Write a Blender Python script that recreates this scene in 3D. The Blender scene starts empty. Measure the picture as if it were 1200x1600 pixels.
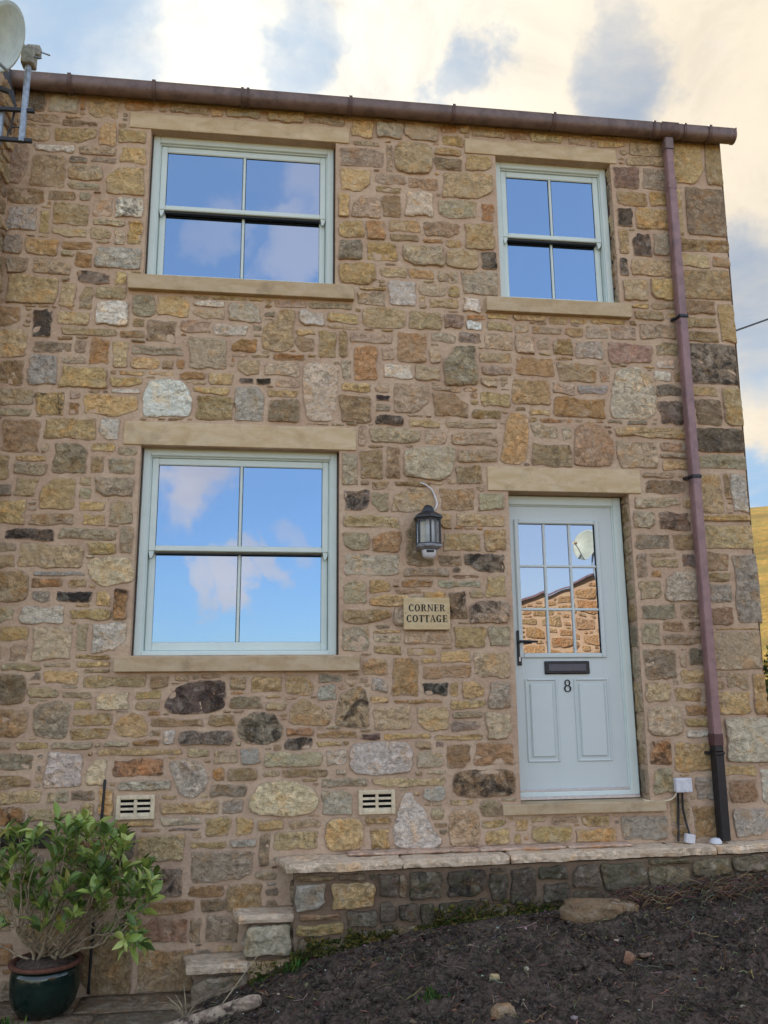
import bpy, bmesh, math, random
import numpy as np
from mathutils import Vector, Matrix, noise as mnoise

random.seed(7)
rng = np.random.default_rng(7)
SC = bpy.context.scene
COL = SC.collection
rad = math.radians

# ------------------------------------------------------------------ camera
CAM_POS = Vector((0.0, -5.67, 1.79))
CAM_R = Matrix(((0.99186633, 0.12601776, -0.01790824),
                (-0.12699494, 0.97029669, -0.20590438),
                (-0.0085713, 0.20650388, 0.97840824)))     # columns: right, forward, up
FPX = 1300.0                                               # focal length in pixels of the 1200 x 1600 photograph
cam = bpy.data.objects.new('camera', bpy.data.cameras.new('camera'))
COL.objects.link(cam)
rr, ff, uu = CAM_R.col[0], CAM_R.col[1], CAM_R.col[2]
cam.matrix_world = Matrix(((rr.x, uu.x, -ff.x, CAM_POS.x), (rr.y, uu.y, -ff.y, CAM_POS.y),
                           (rr.z, uu.z, -ff.z, CAM_POS.z), (0, 0, 0, 1)))
cam.data.sensor_fit = 'VERTICAL'
cam.data.sensor_height = 36.0
cam.data.lens = 36.0 * FPX / 1600.0
cam.data.clip_start = 0.05
cam.data.clip_end = 3000.0
SC.camera = cam


def ray(px, py):
    return CAM_R @ Vector(((px - 600) / FPX, 1.0, -(py - 800) / FPX))


def at(px, py, Y=0.0):
    """point of the photograph on the vertical plane y = Y -> (x, z)"""
    d = ray(px, py)
    t = (Y - CAM_POS.y) / d.y
    return CAM_POS.x + d.x * t, CAM_POS.z + d.z * t


def onz(px, py, Z):
    d = ray(px, py)
    t = (Z - CAM_POS.z) / d.z
    return CAM_POS.x + d.x * t, CAM_POS.y + d.y * t


# ------------------------------------------------------------------ sky, sun, exposure
SUN_EL, SUN_AZ = rad(27.0), rad(-34.0)         # azimuth measured from +Y (behind the cottage) towards +X
SKY_STRENGTH = 0.12
EXPOSURE = 2.2
sun_dir = Vector((math.sin(SUN_AZ) * math.cos(SUN_EL), math.cos(SUN_AZ) * math.cos(SUN_EL), math.sin(SUN_EL)))

world = bpy.data.worlds.new('World')
SC.world = world
world.use_nodes = True
wn, wl = world.node_tree.nodes, world.node_tree.links
wn.clear()


def N(nodes, kind, **kw):
    n = nodes.new(kind)
    for k, v in kw.items():
        setattr(n, k, v)
    return n


def wmath(op, a, b=None, clamp=False):
    n = N(wn, 'ShaderNodeMath', operation=op, use_clamp=clamp)
    for i, v in enumerate((a, b)):
        if v is None:
            continue
        if isinstance(v, (int, float)):
            n.inputs[i].default_value = v
        else:
            wl.new(v, n.inputs[i])
    return n.outputs[0]


def wmix(f, a, b, blend='MIX'):
    n = N(wn, 'ShaderNodeMix', data_type='RGBA', blend_type=blend)
    for s, v in ((n.inputs[0], f), (n.inputs[6], a), (n.inputs[7], b)):
        if isinstance(v, (int, float)):
            s.default_value = v
        elif isinstance(v, tuple):
            s.default_value = (*v, 1)
        else:
            wl.new(v, s)
    return n.outputs[2]


def wramp(v, lo, hi):
    n = N(wn, 'ShaderNodeMapRange', interpolation_type='SMOOTHSTEP')
    n.inputs[1].default_value = lo
    n.inputs[2].default_value = hi
    wl.new(v, n.inputs[0])
    return n.outputs[0]


tc = N(wn, 'ShaderNodeTexCoord')
DIR = tc.outputs['Generated']
sep = N(wn, 'ShaderNodeSeparateXYZ')
wl.new(DIR, sep.inputs[0])
sky = N(wn, 'ShaderNodeTexSky', sky_type='NISHITA')
sky.sun_disc = False
sky.sun_elevation = SUN_EL
sky.sun_rotation = SUN_AZ
sky.altitude = 250
sky.air_density = 1.0
sky.dust_density = 0.6
sky.ozone_density = 1.2

# cloud layer: noise on a flat layer overhead
den = wmath('ADD', wmath('MAXIMUM', sep.outputs[2], 0.0), 0.22)
comb = N(wn, 'ShaderNodeCombineXYZ')
wl.new(wmath('DIVIDE', sep.outputs[0], den), comb.inputs[0])
wl.new(wmath('DIVIDE', sep.outputs[1], den), comb.inputs[1])


def wnoise(scale, detail, rough, dist=0.0, off=(0, 0, 0)):
    mp = N(wn, 'ShaderNodeMapping')
    mp.inputs['Location'].default_value = off
    wl.new(comb.outputs[0], mp.inputs[0])
    n = N(wn, 'ShaderNodeTexNoise')
    n.inputs['Scale'].default_value = scale
    n.inputs['Detail'].default_value = detail
    n.inputs['Roughness'].default_value = rough
    n.inputs['Distortion'].default_value = dist
    wl.new(mp.outputs[0], n.inputs['Vector'])
    return n.outputs[0]


wob = N(wn, 'ShaderNodeTexNoise')
wob.inputs['Scale'].default_value = 5.0
wob.inputs['Detail'].default_value = 6
wob.inputs['Roughness'].default_value = 0.6
wl.new(DIR, wob.inputs['Vector'])
wv = N(wn, 'ShaderNodeVectorMath', operation='MULTIPLY_ADD')
wl.new(wob.outputs['Color'], wv.inputs[0])
wv.inputs[1].default_value = (0.30, 0.30, 0.30)
wv.inputs[2].default_value = (-0.15, -0.15, -0.15)
wadd = N(wn, 'ShaderNodeVectorMath', operation='ADD')
wl.new(DIR, wadd.inputs[0])
wl.new(wv.outputs[0], wadd.inputs[1])
wnrm = N(wn, 'ShaderNodeVectorMath', operation='NORMALIZE')
wl.new(wadd.outputs[0], wnrm.inputs[0])
DIRW = wnrm.outputs[0]


def patch(d, r0, r1):
    """1 inside an angular radius r0 (degrees) of direction d, 0 beyond r1"""
    n = N(wn, 'ShaderNodeVectorMath', operation='DOT_PRODUCT')
    wl.new(DIRW, n.inputs[0])
    n.inputs[1].default_value = Vector(d).normalized()
    return wramp(n.outputs['Value'], math.cos(rad(r1)), math.cos(rad(r0)))


def back(px, py):
    d = ray(px, py)
    return Vector((d.x, -d.y, d.z))


n1 = wnoise(1.15, 9, 0.58, 0.35, (3.1, 1.7, 0))
n2 = wnoise(2.3, 8, 0.6, 0.3, (7.7, 2.2, 0))
n3 = wnoise(0.9, 6, 0.55, 0.2, (1.3, 9.1, 0))
# more cloud on the sunward half of the sky, open blue behind the camera
toward = wmath('MULTIPLY', sep.outputs[1], 0.62)
cover = wmath('ADD', n1, toward)
mask = wramp(cover, 0.60, 0.80)
# the few small clouds over the valley that the windows mirror
for (px, py, r0, r1, k) in ((282, 765, 0.3, 4.0, 0.9), (350, 903, 0.1, 1.7, 0.8), (395, 912, 0.1, 1.9, 0.85), (445, 903, 0.1, 1.7, 0.75), (480, 830, .1, 1.8, .4), (470, 290, .3, 3.2, 0.40), (310, 400, .3, 2.8, 0.30), (440, 400, .3, 3.4, 0.45)):
    mask = wmath('MAXIMUM', mask, wmath('MULTIPLY', wramp(wmath('ADD', patch(back(px, py), r0, r1), wmath('MULTIPLY', wmath('SUBTRACT', n2, 0.5), 1.0)), 0.02, 1.20), k))
# grey-blue thin patches between the bright sunward clouds
thin = None
for (px, py, r0, r1, k) in ((60, 40, 2, 10, 1.0), (430, 90, 0.3, 4.2, 0.85), (395, 40, .2, 3.0, .6), (705, 135, 0.3, 3.2, 0.85), (930, 135, 0.4, 4.6, 0.80), (880, 80, 0.2, 2.5, .35), (985, 60, .2, 2.5, .3), (1190, 500, 1, 6, 0.7), (1190, 740, 1, 5, 1.0)):
    p = wmath('MULTIPLY', patch(ray(px, py), r0, r1), k)
    thin = p if thin is None else wmath('MAXIMUM', thin, p)
thin = wramp(wmath('ADD', thin, wmath('MULTIPLY', wmath('SUBTRACT', n2, 0.5), 2.2)), 0.08, 1.20)
K = 1.0 / (SKY_STRENGTH * 2 ** EXPOSURE)


def kc(r, g, b, s=1.0):
    return (r * K * s, g * K * s, b * K * s)


sund = N(wn, 'ShaderNodeVectorMath', operation='DOT_PRODUCT')
wl.new(DIR, sund.inputs[0])
sund.inputs[1].default_value = sun_dir
glow = wramp(sund.outputs['Value'], 0.1, 1.0)
warm = wramp(sep.outputs[0], 0.0, 0.42)
n4 = wnoise(4.5, 9, 0.66, 0.5, (2.7, 5.2, 0))
cl_front = wmix(wramp(wmath('ADD', wmath('MULTIPLY', n3, 0.5), wmath('MULTIPLY', n4, 0.5)), 0.40, 0.57), wmix(warm, kc(0.80, 0.77, 0.72), kc(0.86, 0.76, 0.62)), wmix(warm, kc(1.25, 1.19, 1.04), kc(1.02, 0.90, 0.72)))
cl_back = wmix(wramp(n3, 0.35, 0.65), kc(2.6, 1.75, 1.45), kc(3.6, 2.3, 1.75))
front = wramp(sep.outputs[1], -0.25, 0.15)
cl = wmix(front, cl_back, cl_front)
cl = wmix(wmath('MULTIPLY', thin, front), cl, wmix(wramp(sep.outputs[2], 0.42, 0.26), wmix(warm, kc(0.46, 0.62, 0.82), kc(0.40, 0.48, 0.60)), kc(0.40, 0.60, 0.84)))
# thin high haze evens out the clear blue
clear = wmix(0.66, sky.outputs[0], kc(1.06, 1.16, 1.42))
skyc = wmix(mask, clear, cl)
bg = N(wn, 'ShaderNodeBackground')
bg.inputs['Strength'].default_value = SKY_STRENGTH
wl.new(skyc, bg.inputs['Color'])
wo = N(wn, 'ShaderNodeOutputWorld')
wl.new(bg.outputs[0], wo.inputs['Surface'])

sl = bpy.data.lights.new('sun', 'SUN')
sl.energy = 4.0
sl.angle = rad(0.6)
sl.color = (1.0, 0.86, 0.68)
sun = bpy.data.objects.new('sun', sl)
COL.objects.link(sun)
sun.location = sun_dir * 40
sun.rotation_euler = (-sun_dir).to_track_quat('-Z', 'Y').to_euler()

vs = SC.view_settings
vs.view_transform = 'Standard'
vs.look = 'None'
vs.exposure = EXPOSURE
vs.gamma = 1.0
vs.use_curve_mapping = False

# ------------------------------------------------------------------ helpers
def lin(c):
    return tuple(((v / 255) / 12.92 if v / 255 <= 0.04045 else ((v / 255 + 0.055) / 1.055) ** 2.4) for v in c)


def mesh_obj(name, verts, faces, mat, parent=None, cols=None, smooth=True):
    me = bpy.data.meshes.new(name)
    me.from_pydata(verts, [], faces)
    me.materials.append(mat)
    if cols is not None and len(cols[0]) == 5:
        me.attributes.new('edge', 'FLOAT', 'POINT').data.foreach_set('value', np.asarray([c[4] for c in cols], dtype=np.float32))
        cols = [c[:4] for c in cols]
    if cols is not None:
        at_ = me.attributes.new('col', 'FLOAT_COLOR', 'POINT')
        at_.data.foreach_set('color', np.asarray(cols, dtype=np.float32).ravel())
    if smooth:
        me.polygons.foreach_set('use_smooth', [True] * len(me.polygons))
    me.update()
    o = bpy.data.objects.new(name, me)
    COL.objects.link(o)
    if parent:
        o.parent = parent
    return o


def bm_obj(name, bm, mat, parent=None, smooth=False):
    bmesh.ops.recalc_face_normals(bm, faces=bm.faces)
    me = bpy.data.meshes.new(name)
    bm.to_mesh(me)
    bm.free()
    me.materials.append(mat)
    if smooth:
        me.polygons.foreach_set('use_smooth', [True] * len(me.polygons))
    o = bpy.data.objects.new(name, me)
    COL.objects.link(o)
    if parent:
        o.parent = parent
    return o


def tag(o, label=None, cat=None, group=None, kind=None):
    for k, v in (('label', label), ('category', cat), ('group', group), ('kind', kind)):
        if v:
            o[k] = v
    return o


def empty(name, label, cat, loc=(0, 0, 0), group=None):
    """a thing's Empty; its parts keep world coordinates through the parent inverse"""
    o = bpy.data.objects.new(name, None)
    o.empty_display_size = 0.1
    o.location = loc
    COL.objects.link(o)
    tag(o, label, cat, group)
    return o


def settle(root):
    """parts were modelled in world coordinates: keep them where they are under a moved root"""
    inv = Matrix.Translation(root.location).inverted()
    for ch in root.children:
        ch.matrix_parent_inverse = inv


def bx(bm, x0, x1, y0, y1, z0, z1, bev=0.0, seg=1):
    r = bmesh.ops.create_cube(bm, size=1.0)
    M = Matrix.Translation(((x0 + x1) / 2, (y0 + y1) / 2, (z0 + z1) / 2)) @ Matrix.Diagonal((abs(x1 - x0), abs(y1 - y0), abs(z1 - z0), 1))
    bmesh.ops.transform(bm, matrix=M, verts=r['verts'])
    if bev:
        es = list({e for v in r['verts'] for e in v.link_edges})
        bmesh.ops.bevel(bm, geom=es, offset=bev, segments=seg, affect='EDGES', profile=0.5)


def box(name, mat, x0, x1, y0, y1, z0, z1, bev=0.0, parent=None, seg=1):
    bm = bmesh.new()
    bx(bm, x0, x1, y0, y1, z0, z1, bev, seg)
    return bm_obj(name, bm, mat, parent)


def tube(bm, pts, r, seg=8, cap=True):
    pts = [Vector(p) for p in pts]
    rs = r if isinstance(r, (list, tuple)) else [r] * len(pts)
    rings = []
    n0 = None
    for i, p in enumerate(pts):
        a = pts[max(i - 1, 0)]
        b = pts[min(i + 1, len(pts) - 1)]
        t = (b - a).normalized()
        if n0 is None:
            n0 = t.orthogonal().normalized()
        n0 = (n0 - t * n0.dot(t))
        n0 = n0.normalized() if n0.length > 1e-6 else t.orthogonal().normalized()
        b0 = t.cross(n0)
        rings.append([bm.verts.new(p + (n0 * math.cos(2 * math.pi * k / seg) + b0 * math.sin(2 * math.pi * k / seg)) * rs[i]) for k in range(seg)])
    for i in range(len(rings) - 1):
        for k in range(seg):
            bm.faces.new((rings[i][k], rings[i][(k + 1) % seg], rings[i + 1][(k + 1) % seg], rings[i + 1][k]))
    if cap:
        bm.faces.new(list(reversed(rings[0])))
        bm.faces.new(rings[-1])


def lathe(bm, prof, c, seg=24, a0=0.0, a1=2 * math.pi, closed=True):
    """profile [(r, z)] turned about the vertical axis through c"""
    rings = []
    for r, z in prof:
        if r < 1e-5:
            rings.append([bm.verts.new((c[0], c[1], c[2] + z))])
        else:
            rings.append([bm.verts.new((c[0] + r * math.cos(a0 + (a1 - a0) * k / seg), c[1] + r * math.sin(a0 + (a1 - a0) * k / seg), c[2] + z)) for k in range(seg)])
    for A, B in zip(rings, rings[1:]):
        for k in range(seg):
            k2 = (k + 1) % seg
            if len(A) == 1 and len(B) == 1:
                continue
            if len(A) == 1:
                bm.faces.new((A[0], B[k2], B[k]))
            elif len(B) == 1:
                bm.faces.new((A[k], A[k2], B[0]))
            else:
                bm.faces.new((A[k], A[k2], B[k2], B[k]))


def prism(bm, poly, y0, y1, axis='Y'):
    """polygon [(a, b)] in x,z (axis Y) or y,z (axis X) extruded along the axis"""
    def P(a, b, d):
        return (a, d, b) if axis == 'Y' else (d, a, b)
    A = [bm.verts.new(P(a, b, y0)) for a, b in poly]
    B = [bm.verts.new(P(a, b, y1)) for a, b in poly]
    n = len(poly)
    bm.faces.new(A)
    bm.faces.new(list(reversed(B)))
    for i in range(n):
        bm.faces.new((A[i], B[i], B[(i + 1) % n], A[(i + 1) % n]))


# ------------------------------------------------------------------ materials
class Mat:
    def __init__(s, name, rough=0.8, spec=0.3):
        s.m = bpy.data.materials.new(name)
        s.m.use_nodes = True
        s.n, s.l = s.m.node_tree.nodes, s.m.node_tree.links
        s.b = s.n['Principled BSDF']
        s.b.inputs['Roughness'].default_value = rough
        s.b.inputs['Specular IOR Level'].default_value = spec
        s.geo = s.n.new('ShaderNodeNewGeometry')
        s.pos = s.geo.outputs['Position']

    def put(s, sock, v):
        if isinstance(v, (int, float)):
            sock.default_value = v
        elif isinstance(v, tuple):
            sock.default_value = (*v, 1) if len(v) == 3 else v
        else:
            s.l.new(v, sock)

    def noise(s, scale, detail=4, rough=0.55, dist=0.0, stretch=None, vec=None, out=0):
        n = s.n.new('ShaderNodeTexNoise')
        n.inputs['Scale'].default_value = scale
        n.inputs['Detail'].default_value = detail
        n.inputs['Roughness'].default_value = rough
        n.inputs['Distortion'].default_value = dist
        v = vec or s.pos
        if stretch:
            mp = s.n.new('ShaderNodeMapping')
            mp.inputs['Scale'].default_value = stretch
            s.l.new(v, mp.inputs[0])
            v = mp.outputs[0]
        s.l.new(v, n.inputs['Vector'])
        return n.outputs[out]

    def voro(s, scale, feature='F1', stretch=None):
        n = s.n.new('ShaderNodeTexVoronoi')
        n.feature = feature
        n.inputs['Scale'].default_value = scale
        v = s.pos
        if stretch:
            mp = s.n.new('ShaderNodeMapping')
            mp.inputs['Scale'].default_value = stretch
            s.l.new(v, mp.inputs[0])
            v = mp.outputs[0]
        s.l.new(v, n.inputs['Vector'])
        return n.outputs[0]

    def ramp(s, v, lo, hi, a=0.0, b=1.0):
        n = s.n.new('ShaderNodeMapRange')
        n.interpolation_type = 'SMOOTHSTEP'
        for i, x in ((1, lo), (2, hi), (3, a), (4, b)):
            n.inputs[i].default_value = x
        s.l.new(v, n.inputs[0])
        return n.outputs[0]

    def math(s, op, a, b):
        n = s.n.new('ShaderNodeMath')
        n.operation = op
        s.put(n.inputs[0], a)
        s.put(n.inputs[1], b)
        return n.outputs[0]

    def mix(s, f, a, b, blend='MIX'):
        n = s.n.new('ShaderNodeMix')
        n.data_type = 'RGBA'
        n.blend_type = blend
        s.put(n.inputs[0], f)
        s.put(n.inputs[6], a)
        s.put(n.inputs[7], b)
        return n.outputs[2]

    def attr(s, name='col'):
        n = s.n.new('ShaderNodeAttribute')
        n.attribute_name = name
        return n.outputs['Color'], n.outputs['Alpha']

    def bump(s, h, dist=0.01, strength=1.0, prev=None):
        n = s.n.new('ShaderNodeBump')
        n.inputs['Strength'].default_value = strength
        n.inputs['Distance'].default_value = dist
        s.l.new(h, n.inputs['Height'])
        if prev:
            s.l.new(prev, n.inputs['Normal'])
        return n.outputs[0]

    def col(s, v):
        s.put(s.b.inputs['Base Color'], v)

    def nrm(s, v):
        s.l.new(v, s.b.inputs['Normal'])


def stone_mat(name, stain=0.30, moss=0.0, smear=1.0, bk=1.0):
    """col attribute = the stone's own colour, alpha = how patchy it is, edge = nearness to the joint"""
    m = Mat(name, 0.9, 0.18)
    c, al = m.attr()
    big = m.noise(8, 5, 0.6, 0.8)
    mid = m.noise(24, 6, 0.68, 0.6)
    lay = m.noise(17, 5, 0.62, 1.2, stretch=(0.8, 1, 1.7))
    fine = m.noise(120, 5, 0.72)
    # two tones of the same stone: iron staining and paler weathered skin
    iron = m.mix(1.0, c, (1.12, 0.88, 0.62), 'MULTIPLY')
    pale = m.mix(0.40, c, lin((190, 180, 160)))
    v = m.mix(m.ramp(big, 0.50, 0.68, 0, 0.70), c, iron)
    v = m.mix(m.ramp(m.noise(12, 6, 0.66, 0.5), 0.50, 0.68, 0, 0.85), v, pale)
    sh = m.ramp(mid, 0.30, 0.70, 0.62, 1.40)
    sh2 = m.ramp(lay, 0.3, 0.7, 0.86, 1.14)
    sh3 = m.ramp(fine, 0.25, 0.75, 0.76, 1.26)
    f = m.math('MULTIPLY', m.math('MULTIPLY', sh, sh2), sh3)
    amp = m.ramp(m.noise(3.1, 3, 0.5), 0.38, 0.62, 0.35, 1.0)
    f = m.math('ADD', 1.03, m.math('MULTIPLY', m.math('SUBTRACT', f, 1.03), amp))
    g = m.n.new('ShaderNodeCombineColor')
    for i in range(3):
        m.l.new(f, g.inputs[i])
    v = m.mix(1.0, v, g.outputs[0], 'MULTIPLY')
    # soot and dark lichen in patches, stronger on stones that carry a high alpha
    d = m.noise(8.5, 9, 0.72, 0.8)
    dark = m.math('MULTIPLY', m.ramp(d, 0.44, 0.62), al)
    v = m.mix(dark, v, (0.024, 0.021, 0.019))
    sp = m.math('MULTIPLY', m.ramp(m.noise(55, 4, 0.65), 0.62, 0.72), stain)
    v = m.mix(sp, v, lin((74, 64, 54)))
    wp = m.math('MULTIPLY', m.ramp(m.noise(80, 4, 0.65, stretch=(1.1, 1, 1)), 0.64, 0.74), 0.6)
    v = m.mix(wp, v, lin((212, 205, 188)))
    if moss:
        mz = m.noise(14, 6, 0.65, 0.8)
        v = m.mix(m.math('MULTIPLY', m.ramp(mz, 0.46, 0.62), moss), v, lin((78, 84, 50)))
    # lime mortar lapped over the arrises
    if smear:
        e = m.n.new('ShaderNodeAttribute')
        e.attribute_name = 'edge'
        lap = m.math('ADD', e.outputs['Fac'], m.math('MULTIPLY', m.math('SUBTRACT', m.noise(26, 6, 0.7, 0.5), 0.5), 2.6))
        v = m.mix(m.math('MULTIPLY', m.ramp(lap, 0.36, 0.82), 0.85 * smear), v, lin((190, 164, 138)))
    m.col(v)
    h = m.math('ADD', m.math('MULTIPLY', mid, 1.0), m.math('MULTIPLY', lay, 0.8))
    ch = m.n.new('ShaderNodeTexVoronoi')
    ch.feature = 'SMOOTH_F1'
    ch.inputs['Scale'].default_value = 19.0
    ch.inputs['Smoothness'].default_value = 0.25
    wrp = m.n.new('ShaderNodeVectorMath')
    wrp.operation = 'MULTIPLY_ADD'
    m.l.new(m.noise(14, 4, 0.6, out=1), wrp.inputs[0])
    wrp.inputs[1].default_value = (.10, .10, .07)
    m.l.new(m.pos, wrp.inputs[2])
    m.l.new(wrp.outputs[0], ch.inputs['Vector'])
    h = m.math('ADD', h, m.math('MULTIPLY', ch.outputs['Distance'], 1.1))
    b = m.bump(h, 0.030 * bk, 1.0)
    b = m.bump(m.noise(62, 6, 0.74), 0.009 * bk, 0.9, b)
    b = m.bump(fine, 0.004, 0.8, b)
    m.nrm(b)
    return m.m


def mortar_mat():
    m = Mat('lime_mortar', 0.95, 0.1)
    a = m.noise(4, 5, 0.6)
    b_ = m.noise(40, 5, 0.65)
    c = m.mix(m.ramp(a, 0.35, 0.65), lin((182, 155, 130)), lin((196, 172, 145)))
    c = m.mix(m.ramp(b_, 0.45, 0.75, 0, 0.55), c, lin((160, 133, 109)))
    c = m.mix(m.ramp(m.noise(170, 3, 0.7), 0.58, 0.72, 0, 0.5), c, lin((192, 170, 146)))
    m.col(c)
    b = m.bump(m.noise(28, 5, 0.65), 0.018, 0.8)
    m.nrm(m.bump(m.noise(190, 4, 0.75), 0.004, 0.8, b))
    return m.m


def sawn_mat(name, base, dirty=0.4):
    """sawn sandstone for lintels, sills and the name plaque"""
    m = Mat(name, 0.85, 0.2)
    band = m.noise(9, 7, 0.66, 0.6, stretch=(0.55, 1, 1.5))
    c = m.mix(m.ramp(band, 0.35, 0.65), lin(base), lin(tuple(v * k for v, k in zip(base, (0.93, 0.90, 0.84)))))
    c = m.mix(m.ramp(m.noise(5, 7, 0.68), 0.5, 0.72, 0, dirty), c, lin((118, 102, 78)))
    c = m.mix(m.ramp(m.noise(230, 3, 0.7), 0.5, 0.8, 0, 0.35), c, lin((205, 186, 150)))
    c = m.mix(m.ramp(m.noise(45, 5, 0.7), 0.66, 0.78, 0, 0.5), c, lin((84, 72, 58)))
    m.col(c)
    b = m.bump(m.noise(18, 5, 0.6), 0.004, 0.7)
    m.nrm(m.bump(m.noise(240, 4, 0.7), 0.002, 0.6, b))
    return m.m


def paint_mat(name, base, rough=0.42, dirt=0.16, bumpy=0.0):
    m = Mat(name, rough, 0.4)
    c = m.mix(m.ramp(m.noise(7, 6, 0.65), 0.45, 0.8, 0, dirt), lin(base), lin(tuple(v * 0.78 for v in base)))
    c = m.mix(m.ramp(m.noise(120, 3, 0.7), 0.66, 0.78, 0, dirt), c, lin(tuple(v * 0.7 for v in base)))
    m.col(c)
    m.put(m.b.inputs['Roughness'], m.ramp(m.noise(30, 4), 0.3, 0.7, rough - 0.08, rough + 0.12))
    if bumpy:
        m.nrm(m.bump(m.noise(60, 4, stretch=(1.0, 1, 0.08)), 0.0015, bumpy))
    return m.m


def glass_mat(name='window_glass', tint=(0.40, 0.66, 1.0)):
    m = Mat(name, 0.05, 0.5)
    m.col((0.012, 0.014, 0.018))
    g = m.n.new('ShaderNodeBsdfGlossy')
    g.inputs['Roughness'].default_value = 0.0
    g.inputs['Color'].default_value = (*tint, 1)
    bp = m.bump(m.noise(1.6, 2, 0.4), 0.0045, 0.6)
    m.l.new(bp, g.inputs['Normal'])
    lw = m.n.new('ShaderNodeFresnel')
    lw.inputs['IOR'].default_value = 1.5
    f = m.math('ADD', m.math('MULTIPLY', lw.outputs[0], 0.9), GLASS_R)
    mx = m.n.new('ShaderNodeMixShader')
    m.put(mx.inputs[0], f)
    m.l.new(m.b.outputs[0], mx.inputs[1])
    m.l.new(g.outputs[0], mx.inputs[2])
    m.l.new(mx.outputs[0], m.n['Material Output'].inputs['Surface'])
    return m.m


def soil_mat():
    m = Mat('garden_soil', 0.95, 0.15)
    a = m.noise(5, 6, 0.65, 0.5)
    b_ = m.noise(36, 6, 0.7, 0.6)
    c = m.mix(m.ramp(a, 0.38, 0.66), lin((56, 48, 43)), lin((106, 92, 80)))
    c = m.mix(m.ramp(b_, 0.4, 0.7, 0, 0.7), c, lin((150, 130, 112)))
    c = m.mix(m.ramp(m.noise(90, 5, 0.75), 0.5, 0.7, 0, 0.7), c, lin((32, 28, 26)))
    c = m.mix(m.ramp(m.noise(160, 3, 0.6), 0.68, 0.75, 0, 0.6), c, lin((150, 135, 118)))
    c = m.mix(m.math('MULTIPLY', m.ramp(m.noise(2.2, 5, 0.7), 0.58, 0.72), 0.25), c, lin((84, 86, 52)))
    m.col(c)
    b = m.bump(m.noise(30, 7, 0.75), 0.05, 0.9)
    m.nrm(m.bump(m.noise(140, 5, 0.75), 0.014, 0.9, b))
    return m.m


def plain(name, base, rough=0.7, spec=0.3, var=0.25, scale=40, metal=0.0, bumpd=0.002):
    m = Mat(name, rough, spec)
    c = m.mix(m.ramp(m.noise(scale, 5, 0.65), 0.35, 0.75), lin(base), lin(tuple(v * (1 - var) for v in base)))
    m.col(c)
    m.b.inputs['Metallic'].default_value = metal
    if bumpd:
        m.nrm(m.bump(m.noise(scale * 2, 4, 0.65), bumpd, 0.6))
    return m.m


def attr_mat(name, rough=0.6, spec=0.3, scale=50, var=0.35, trans=0.0):
    m = Mat(name, rough, spec)
    c, _ = m.attr()
    g = m.mix(m.ramp(m.noise(scale, 5, 0.65), 0.3, 0.75), c, m.mix(1.0, c, (1 - var, 1 - var, 1 - var), 'MULTIPLY'))
    m.col(g)
    m.nrm(m.bump(m.noise(scale * 2.5, 4, 0.7), 0.004, 0.7))
    if trans:
        t = m.n.new('ShaderNodeBsdfTranslucent')
        m.l.new(g, t.inputs['Color'])
        mx = m.n.new('ShaderNodeMixShader')
        mx.inputs[0].default_value = trans
        m.l.new(m.b.outputs[0], mx.inputs[1])
        m.l.new(t.outputs[0], mx.inputs[2])
        m.l.new(mx.outputs[0], m.n['Material Output'].inputs['Surface'])
    return m.m


GLASS_R = 0.30
M_STONE = stone_mat('rubble_sandstone')
M_PLINTH = stone_mat('damp_rubble_stone', 0.5, 0.35, 0.0)
M_MORTAR = mortar_mat()
M_LINTEL = sawn_mat('sawn_sandstone_lintel', (196, 177, 145), 0.4)
M_SILL = sawn_mat('sawn_sandstone_sill', (182, 163, 134), 0.55)
M_PLAQUE = sawn_mat('sandstone_plaque', (196, 178, 142), 0.15)
M_FRAME = paint_mat('duck_egg_frame_paint', (198, 210, 203), 0.4, 0.18)
M_DOOR = paint_mat('pale_blue_grey_door_paint', (190, 199, 196), 0.45, 0.10, 0.25)
M_GLASS = glass_mat()
M_DGLASS = glass_mat('door_glass', (0.62, 0.68, 0.82))
M_GASKET_SHADE = plain('black_seal_and_shade', (38, 40, 42), 0.6, 0.3, 0.2)
M_SEAL = plain('brown_mastic', (84, 68, 58), 0.8, 0.2, 0.4, 60)
M_GUTTER = plain('brown_gutter_plastic', (112, 92, 84), 0.42, 0.4, 0.28, 12)
M_PIPE = plain('faded_brown_downpipe_plastic', (140, 110, 108), 0.45, 0.4, 0.22, 9)
M_BLACKP = plain('black_plastic', (34, 35, 38), 0.45, 0.4, 0.3, 30)
M_WHITEP = plain('white_plastic', (206, 206, 208), 0.4, 0.4, 0.1, 30)
M_CREAMP = plain('cream_vent_plastic', (208, 192, 160), 0.6, 0.3, 0.15, 30)
M_GALV = plain('galvanised_steel', (148, 160, 172), 0.5, 0.5, 0.3, 30, 0.3)
M_DISH = plain('grey_green_dish_paint', (172, 182, 172), 0.5, 0.4, 0.15, 6)
M_SILVER = plain('silver_metal', (190, 194, 198), 0.35, 0.5, 0.1, 30, 0.6)
M_SLATE = plain('roof_slate', (92, 92, 98), 0.7, 0.3, 0.35, 14)
M_SOIL = soil_mat()
M_COPING = stone_mat('coping_flagstone', 0.35, 0.0, 0.0, 0.4)
M_INK = plain('black_letter_paint', (22, 21, 20), 0.6, 0.3, 0.2)
M_DARK = plain('dark_vent_shade', (20, 20, 22), 0.9, 0.1, 0.2)

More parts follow.
